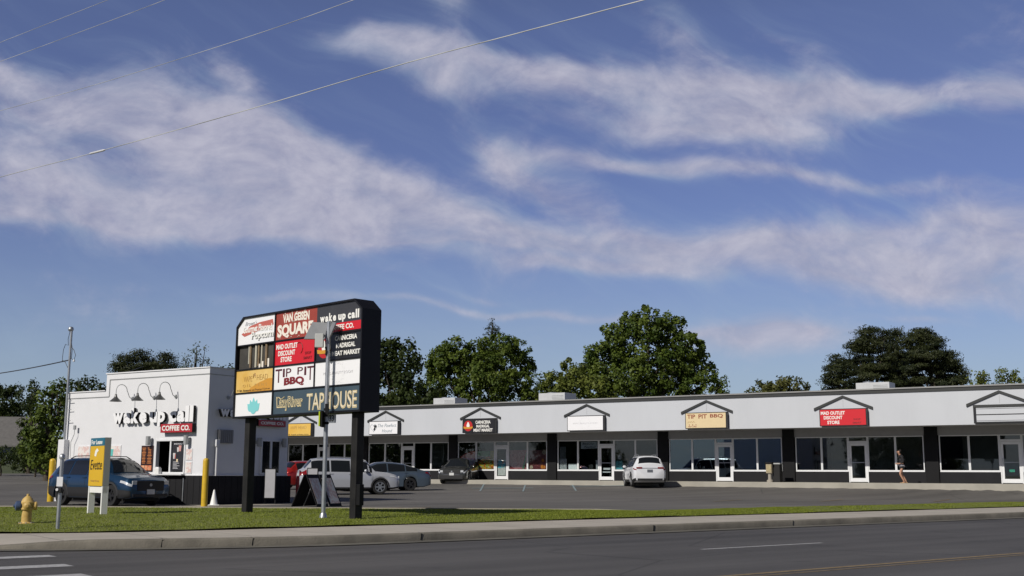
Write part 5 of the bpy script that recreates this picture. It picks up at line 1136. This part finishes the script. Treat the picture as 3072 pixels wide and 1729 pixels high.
skin('top', [((.0, 0, 1.0), (.135, .16)), ((.02, 0, 1.14), (.13, .16)), ((.04, 0, 1.28), (.14, .185)), ((.065, 0, 1.39), (.10, .14)), ((.05, .20, 1.33), .075), ((.0, .235, 1.09), .065), ((.15, .185, .99), .056), ((.05, -.20, 1.33), .075), ((-.02, -.235, 1.09), .065), ((.14, -.185, .98), .056)], [(0, 1), (1, 2), (2, 3), (3, 4), (4, 5), (5, 6), (3, 7), (7, 8), (8, 9)], TOP, per)
skin('jacket', [((.02, 0, .96), (.17, .20)), ((.03, 0, .88), (.18, .21)), ((.12, .02, .80), (.13, .16))], [(0, 1), (1, 2)], JACK, per)
skin('shorts', [((0, 0, .93), (.13, .155)), ((0, 0, .80), (.15, .175)), ((.06, .09, .66), .10), ((-.0, -.09, .66), .10)], [(0, 1), (1, 2), (1, 3)], SHORT, per)
for (x, y, z) in ((.03, .10, .02), (-.14, -.10, .03)): MB().prism([(x-.12, y-.045), (x+.13, y-.04), (x+.15, y), (x+.13, y+.045), (x-.12, y+.045)], z-.025, z+.015, 'z').build('shoe', SHOE, per, bevel=.01)

# ------------------------------------------------------------------ trees
def leaves(name, lobes, m, parent, dens=34, size=.26, seed=1, droop=0.0, clump=.22, needle=False, origin=(0, 0, 0)):
    r = np.random.default_rng(seed); C_ = []; T_ = []; N_ = []
    for (cx_, cy_, cz_, rx, ry, rz) in lobes:
        area = 4*pi*((rx*ry+ry*rz+rx*rz)/3); nc = max(14, int(1.7*area/(1.2*clump*clump*28*max(.4, min(rx, rz))**0.35)))
        d = r.normal(size=(nc, 3)); d /= np.linalg.norm(d, axis=1)[:, None]; rad = .35+.68*r.random(nc)**.6
        cc_ = np.array([cx_, cy_, cz_])+d*rad[:, None]*np.array([rx, ry, rz])
        n = int(area*dens*1.9); idx = r.integers(0, nc, n); cs = clump*(.6+.9*r.random(nc))*(.8+.5*min(rx, rz)/2)
        off = r.normal(size=(n, 3)); off /= np.linalg.norm(off, axis=1)[:, None]; off *= (r.random(n)**.45)[:, None]
        if needle: off *= np.array([1.5, 1.5, .45])
        p = cc_[idx]+off*cs[idx][:, None]*1.6; C_.append(p); tn = np.clip(.5+.28*r.normal(size=nc), 0, 1); T_.append(np.clip(tn[idx]+.15*r.normal(size=n), 0, 1)); N_.append(d[idx]*.6+off*.6+r.normal(size=(n, 3))*.55+np.array([0, 0, .25]))
    C_ = np.vstack(C_); T_ = np.concatenate(T_); N_ = np.vstack(N_); n = len(C_); N_ /= np.linalg.norm(N_, axis=1)[:, None]
    C_ -= np.array(origin)
    a = np.cross(N_, r.normal(size=(n, 3))); a /= np.linalg.norm(a, axis=1)[:, None]; b = np.cross(N_, a); s = size*(.55+.75*r.random(n))[:, None]*.42
    asp = .28 if needle else .7
    V = np.stack([C_-a*s, C_-b*s*asp, C_+a*s, C_+b*s*asp], axis=1).reshape(-1, 3)
    me = bpy.data.meshes.new(name); me.vertices.add(4*n); me.vertices.foreach_set('co', V.ravel()); me.loops.add(4*n); me.loops.foreach_set('vertex_index', np.arange(4*n)); me.polygons.add(n); me.polygons.foreach_set('loop_start', np.arange(n)*4); me.update(); me.validate()
    at = me.attributes.new('tone', 'FLOAT', 'POINT'); at.data.foreach_set('value', np.repeat(T_, 4)); return link(name, me, m, parent)
LM = dict(mid=leafmat('mid green leaf', (.052, .088, .014), (.145, .19, .03)), dark=leafmat('dark green leaf', (.022, .038, .011), (.060, .082, .018)), lime=leafmat('light green leaf', (.08, .11, .02), (.19, .22, .045)),
          olive=leafmat('olive leaf', (.07, .085, .02), (.16, .16, .045)), pine=leafmat('pine needle', (.020, .030, .013), (.060, .070, .022)), grey=leafmat('grey green leaf', (.06, .08, .055), (.14, .17, .12)))
def tree(name, label, Y, circ, kind, group, seed=1, dens=30, size=.30, clump=.24, ground=.3, needle=False, flat=1.0, trunk=.3, bottom=None, depth=1.0):
    """circ: crown masses surveyed as (px, py, radius px); each becomes a rounded mass at the tree's own distance"""
    r = random.Random(seed); L = []; k = Y/FPX
    for (px, py, rp) in circ:
        yy = Y+r.uniform(-.5, .5)*rp*k*depth; p = atY(px, py, yy); R_ = rp*k; L.append((p.x, p.y, p.z, R_, R_*.95*depth, R_*flat))
    cx_ = sum(l[0]*l[3] for l in L)/sum(l[3] for l in L); zt = max(l[2] for l in L)
    e = empty(name, (cx_, Y, ground-.3), 0, label, 'tree', group); o = (cx_, Y, ground-.3)
    mb = MB(); mb.tube([(0, 0, 0), (.05, 0, (zt-ground)*.35), (-.05, 0, (zt-ground)*.7), (0, 0, zt-ground)], [trunk, trunk*.75, trunk*.45, trunk*.12], 10)
    for l in L:
        b0 = (0, 0, max(1.0, (l[2]-ground)*.45)); tp = (l[0]-o[0], l[1]-o[1], l[2]-o[2]); md = ((b0[0]+tp[0])*.5, (b0[1]+tp[1])*.5, b0[2]*.45+tp[2]*.55-.2)
        mb.tube([b0, md, tp], [trunk*.4, trunk*.25, trunk*.06], 6)
    mb.build('trunk', BARK, e, smooth=60); leaves('crown', L, LM[kind], e, dens, size, seed, clump=clump, needle=needle, origin=o); return e
GB = 'trees behind the shops'; GL = 'trees behind the coffee kiosk'
tree('broadleaf_tree', 'largest broad green tree rising behind the middle of the shop roof', 106, [(1945, 975, 58), (1885, 970, 36), (1850, 1000, 45), (1900, 1040, 75), (1985, 1020, 75), (2040, 985, 36), (2060, 1035, 45), (1820, 1070, 55), (1780, 1055, 22), (1960, 1110, 90), (2060, 1090, 60), (2100, 1050, 32), (2080, 1130, 60), (1850, 1130, 80), (2130, 1130, 35), (2160, 1160, 28), (1760, 1140, 50), (1950, 1180, 90), (2060, 1190, 70), (1810, 1090, 55), (1800, 1160, 60)], 'mid', GB, 3, 26, .34, .23)
tree('broadleaf_tree', 'rounded light green tree low against the left foot of the largest tree', 100, [(1700, 1120, 40), (1660, 1150, 38), (1745, 1150, 50), (1690, 1190, 55), (1790, 1190, 50), (1640, 1190, 35)], 'lime', GB, 4, 28, .32)
tree('broadleaf_tree', 'wide bright green tree with a dark conifer tip behind it', 104, [(1345, 1090, 55), (1430, 1090, 70), (1520, 1090, 62), (1330, 1065, 42), (1380, 1055, 45), (1440, 1050, 48), (1510, 1045, 48), (1555, 1060, 40), (1580, 1110, 35), (1320, 1110, 45), (1390, 1120, 70), (1480, 1120, 75), (1560, 1150, 55), (1310, 1160, 45), (1400, 1190, 60), (1500, 1190, 70), (1590, 1180, 28), (1300, 1080, 18)], 'mid', GB, 5, 26, .32, .20)
tree('conifer_tree', 'dark pointed conifer tip showing above the wide bright green tree', 116, [(1476, 960, 6), (1476, 972, 9), (1474, 985, 14), (1490, 988, 9), (1474, 1000, 17), (1472, 1015, 22), (1490, 1012, 16), (1468, 1040, 28), (1495, 1045, 22), (1475, 1080, 38), (1475, 1130, 50)], 'pine', GB, 6, 40, .26, .16, needle=True)
tree('broadleaf_tree', 'very dark green tree right beside the tall roadside sign', 96, [(1190, 1025, 16), (1160, 1040, 22), (1228, 1040, 16), (1145, 1075, 38), (1195, 1070, 34), (1240, 1075, 20), (1250, 1098, 16), (1160, 1120, 50), (1220, 1120, 40), (1170, 1180, 60), (1240, 1180, 45), (1285, 1195, 35)], 'dark', GB, 7, 30, .36, .30)
tree('broadleaf_tree', 'low dark bush-like tree between the dark tree and the bright one', 112, [(1275, 1165, 30), (1300, 1195, 30), (1325, 1180, 26)], 'dark', GB, 17, 26, .32)
tree('broadleaf_tree', 'low dusky tree in the gap left of the largest tree, behind the light green one', 118, [(1625, 1165, 24), (1660, 1140, 26), (1600, 1190, 30), (1640, 1200, 40), (1700, 1150, 40)], 'dark', GB, 18, 24, .32)
tree('broadleaf_tree', 'low olive green tree between the largest tree and the pines', 120, [(2330, 1165, 35), (2290, 1175, 32), (2370, 1165, 34), (2410, 1172, 28), (2260, 1190, 25), (2330, 1210, 60), (2425, 1192, 20)], 'olive', GB, 8, 26, .34)
tree('pine_tree', 'leftmost of the dark pines behind the right end of the shops', 100, [(2508, 1075, 12), (2515, 1095, 20), (2500, 1120, 26), (2490, 1140, 18), (2520, 1150, 34), (2540, 1110, 22), (2530, 1190, 45)], 'pine', GB, 9, 105, .34, .34, needle=True)
tree('pine_tree', 'tall dark pine left of centre in the pine clump, with a ragged crown', 104, [(2600, 1000, 18), (2585, 1020, 24), (2620, 995, 14), (2570, 1045, 24), (2610, 1050, 40), (2580, 1090, 40), (2630, 1100, 48), (2600, 1150, 60), (2640, 1180, 60), (2655, 1005, 11), (2650, 995, 8)], 'pine', GB, 10, 105, .34, .34, needle=True)
tree('pine_tree', 'middle pine of the clump with two small tufts on top', 108, [(2688, 995, 13), (2690, 1012, 15), (2655, 1015, 10), (2680, 1045, 34), (2700, 1080, 50), (2680, 1130, 60), (2720, 1160, 60)], 'pine', GB, 11, 105, .34, .34, needle=True)
tree('pine_tree', 'broad greenest pine at the right of the clump', 102, [(2755, 1000, 22), (2770, 1015, 30), (2800, 1030, 26), (2740, 1040, 36), (2790, 1065, 45), (2835, 1065, 20), (2850, 1085, 26), (2830, 1110, 45), (2870, 1110, 20), (2780, 1120, 60), (2870, 1145, 30), (2840, 1170, 55), (2890, 1130, 12)], 'pine', GB, 12, 105, .34, .34, needle=True)
tree('young_tree', 'small leafy green tree just right of the pines', 98, [(2935, 1130, 16), (2955, 1125, 12), (2925, 1148, 22), (2955, 1152, 22)], 'lime', GB, 13, 26, .24, .2)
tree('young_tree', 'small bright green tree nearest the right edge behind the roof', 96, [(3005, 1125, 18), (3035, 1130, 16), (3045, 1120, 10), (3015, 1148, 26), (3050, 1148, 18), (2998, 1150, 16)], 'lime', GB, 14, 26, .24, .2)
# behind the kiosk and to the left
tree('pine_tree', 'dark flat topped pine showing above the high part of the kiosk roof', 88, [(375, 1080, 22), (415, 1070, 20), (425, 1062, 12), (350, 1100, 20), (400, 1105, 34), (450, 1090, 24), (500, 1070, 16), (490, 1090, 28), (515, 1100, 18), (450, 1130, 50), (380, 1125, 40)], 'pine', GL, 21, 105, .28, .34, needle=True)
tree('young_tree', 'thin pale grey green tree above the kiosk roof right of the dark pine', 86, [(590, 1040, 12), (585, 1060, 16), (615, 1048, 9), (565, 1085, 20), (600, 1090, 22), (625, 1080, 10), (555, 1105, 16), (610, 1120, 26), (575, 1130, 30)], 'grey', GL, 22, 15, .20, .2)
tree('broadleaf_tree', 'low dark tree peeping between kiosk roof and tall sign', 92, [(665, 1112, 12), (690, 1110, 12), (645, 1118, 12), (710, 1120, 22), (680, 1140, 30)], 'dark', GL, 23, 26, .26)
tree('broadleaf_tree', 'dark green tree behind the low left part of the kiosk roof', 84, [(255, 1145, 16), (280, 1155, 18), (240, 1165, 26), (305, 1165, 16), (270, 1200, 40), (230, 1230, 45), (300, 1220, 40), (250, 1290, 55), (240, 1350, 50)], 'dark', GL, 24, 26, .28)
tree('broadleaf_tree', 'tall bright green tree behind the service mast at the kiosk left', 76, [(178, 1155, 16), (200, 1150, 12), (160, 1175, 24), (130, 1190, 22), (195, 1190, 28), (150, 1230, 45), (120, 1280, 45), (185, 1270, 45), (130, 1340, 50), (190, 1340, 45), (105, 1320, 30), (150, 1380, 40), (110, 1375, 30), (190, 1385, 35), (90, 1350, 30)], 'mid', GL, 25, 28, .28)
tree('broadleaf_tree', 'slender pointed dark tree left of the bright green one', 96, [(95, 1155, 14), (98, 1180, 20), (92, 1215, 26), (100, 1260, 36), (95, 1310, 36), (95, 1350, 38), (60, 1385, 30), (110, 1390, 30)], 'dark', GL, 26, 28, .28)
tree('broadleaf_tree', 'broad dark tree at the left edge behind the grey house', 128, [(25, 1175, 26), (-20, 1170, 32), (55, 1172, 18), (10, 1215, 50), (70, 1210, 30), (-60, 1200, 60), (30, 1260, 50), (-30, 1280, 60), (80, 1270, 34)], 'dark', GL, 27, 24, .34)
for i, (x0, x1, lb) in enumerate(((-40, 45, 'dark clipped hedge at the left edge before the grey house'), (60, 150, 'dark rounded shrub left of the kiosk under the bright tree'), (150, 230, 'dark leafy shrub beside the kiosk left corner'))):
    e = tree('shrub', lb, 86-3*i, [(x0+ (x1-x0)*t, 1368+6*((k % 2)), 32) for k, t in enumerate((0, .2, .4, .6, .8, 1))], 'dark', 'shrubs along the far bank', 30+i, 24, .2, .16, ground=1.0, trunk=.08); e['category'] = 'shrub'
# trees across the road to the left, met only as reflections in the shop glass
base = tree('broadleaf_tree', 'leafy street tree out of frame to the left of the road', 50, [(-2800, 1000, 200), (-3000, 1120, 260), (-2600, 1120, 260), (-2800, 1200, 330), (-3100, 1260, 240), (-2500, 1270, 240), (-2800, 1330, 260)], 'dark', 'street trees left of the frame', 41, 9, .6, .5)
for (x, y) in ((-66, 66), (-74, 30), (-60, -16)):
    c = copy_tree(base); c.location = (x, y, 0); c.rotation_euler = (0, 0, x); c.scale = (1, 1, .8+.05*(x % 5))
base.location = (-84, 48, 0)
# house on the left
hx = atY(20, 1330, 118); e = empty('house', (hx.x-3, 118, .8), .15, 'grey roofed house with pale blue siding at the far left', 'house')
SID = mat('pale blue siding', (.22, .25, .27), .7, var=.05, vscale=.6)
MB().box(-7, 4.6, 0, 8, 0, 3.1).build('wall', SID, e)
mb = MB(); mb.prism([(-.7, 2.95), (4, 6.1), (8.7, 2.95), (8.7, 2.8), (4, 5.95), (-.7, 2.8)], -7.6, 5.2, 'x'); mb.build('roof', mat('grey shingles', (.13, .125, .12), .85, var=.15, vscale=3), e)
w_ = MB().box(-4.6, -3.2, -.04, 0, 1.1, 2.3).build('window', METW, e); MB().box(-4.5, -3.3, -.05, -.04, 1.2, 2.2).build('pane', CARGLASS, w_)
MB().box(1.2, 2.1, -.04, 0, 0, 2.1).build('door', METW, e)
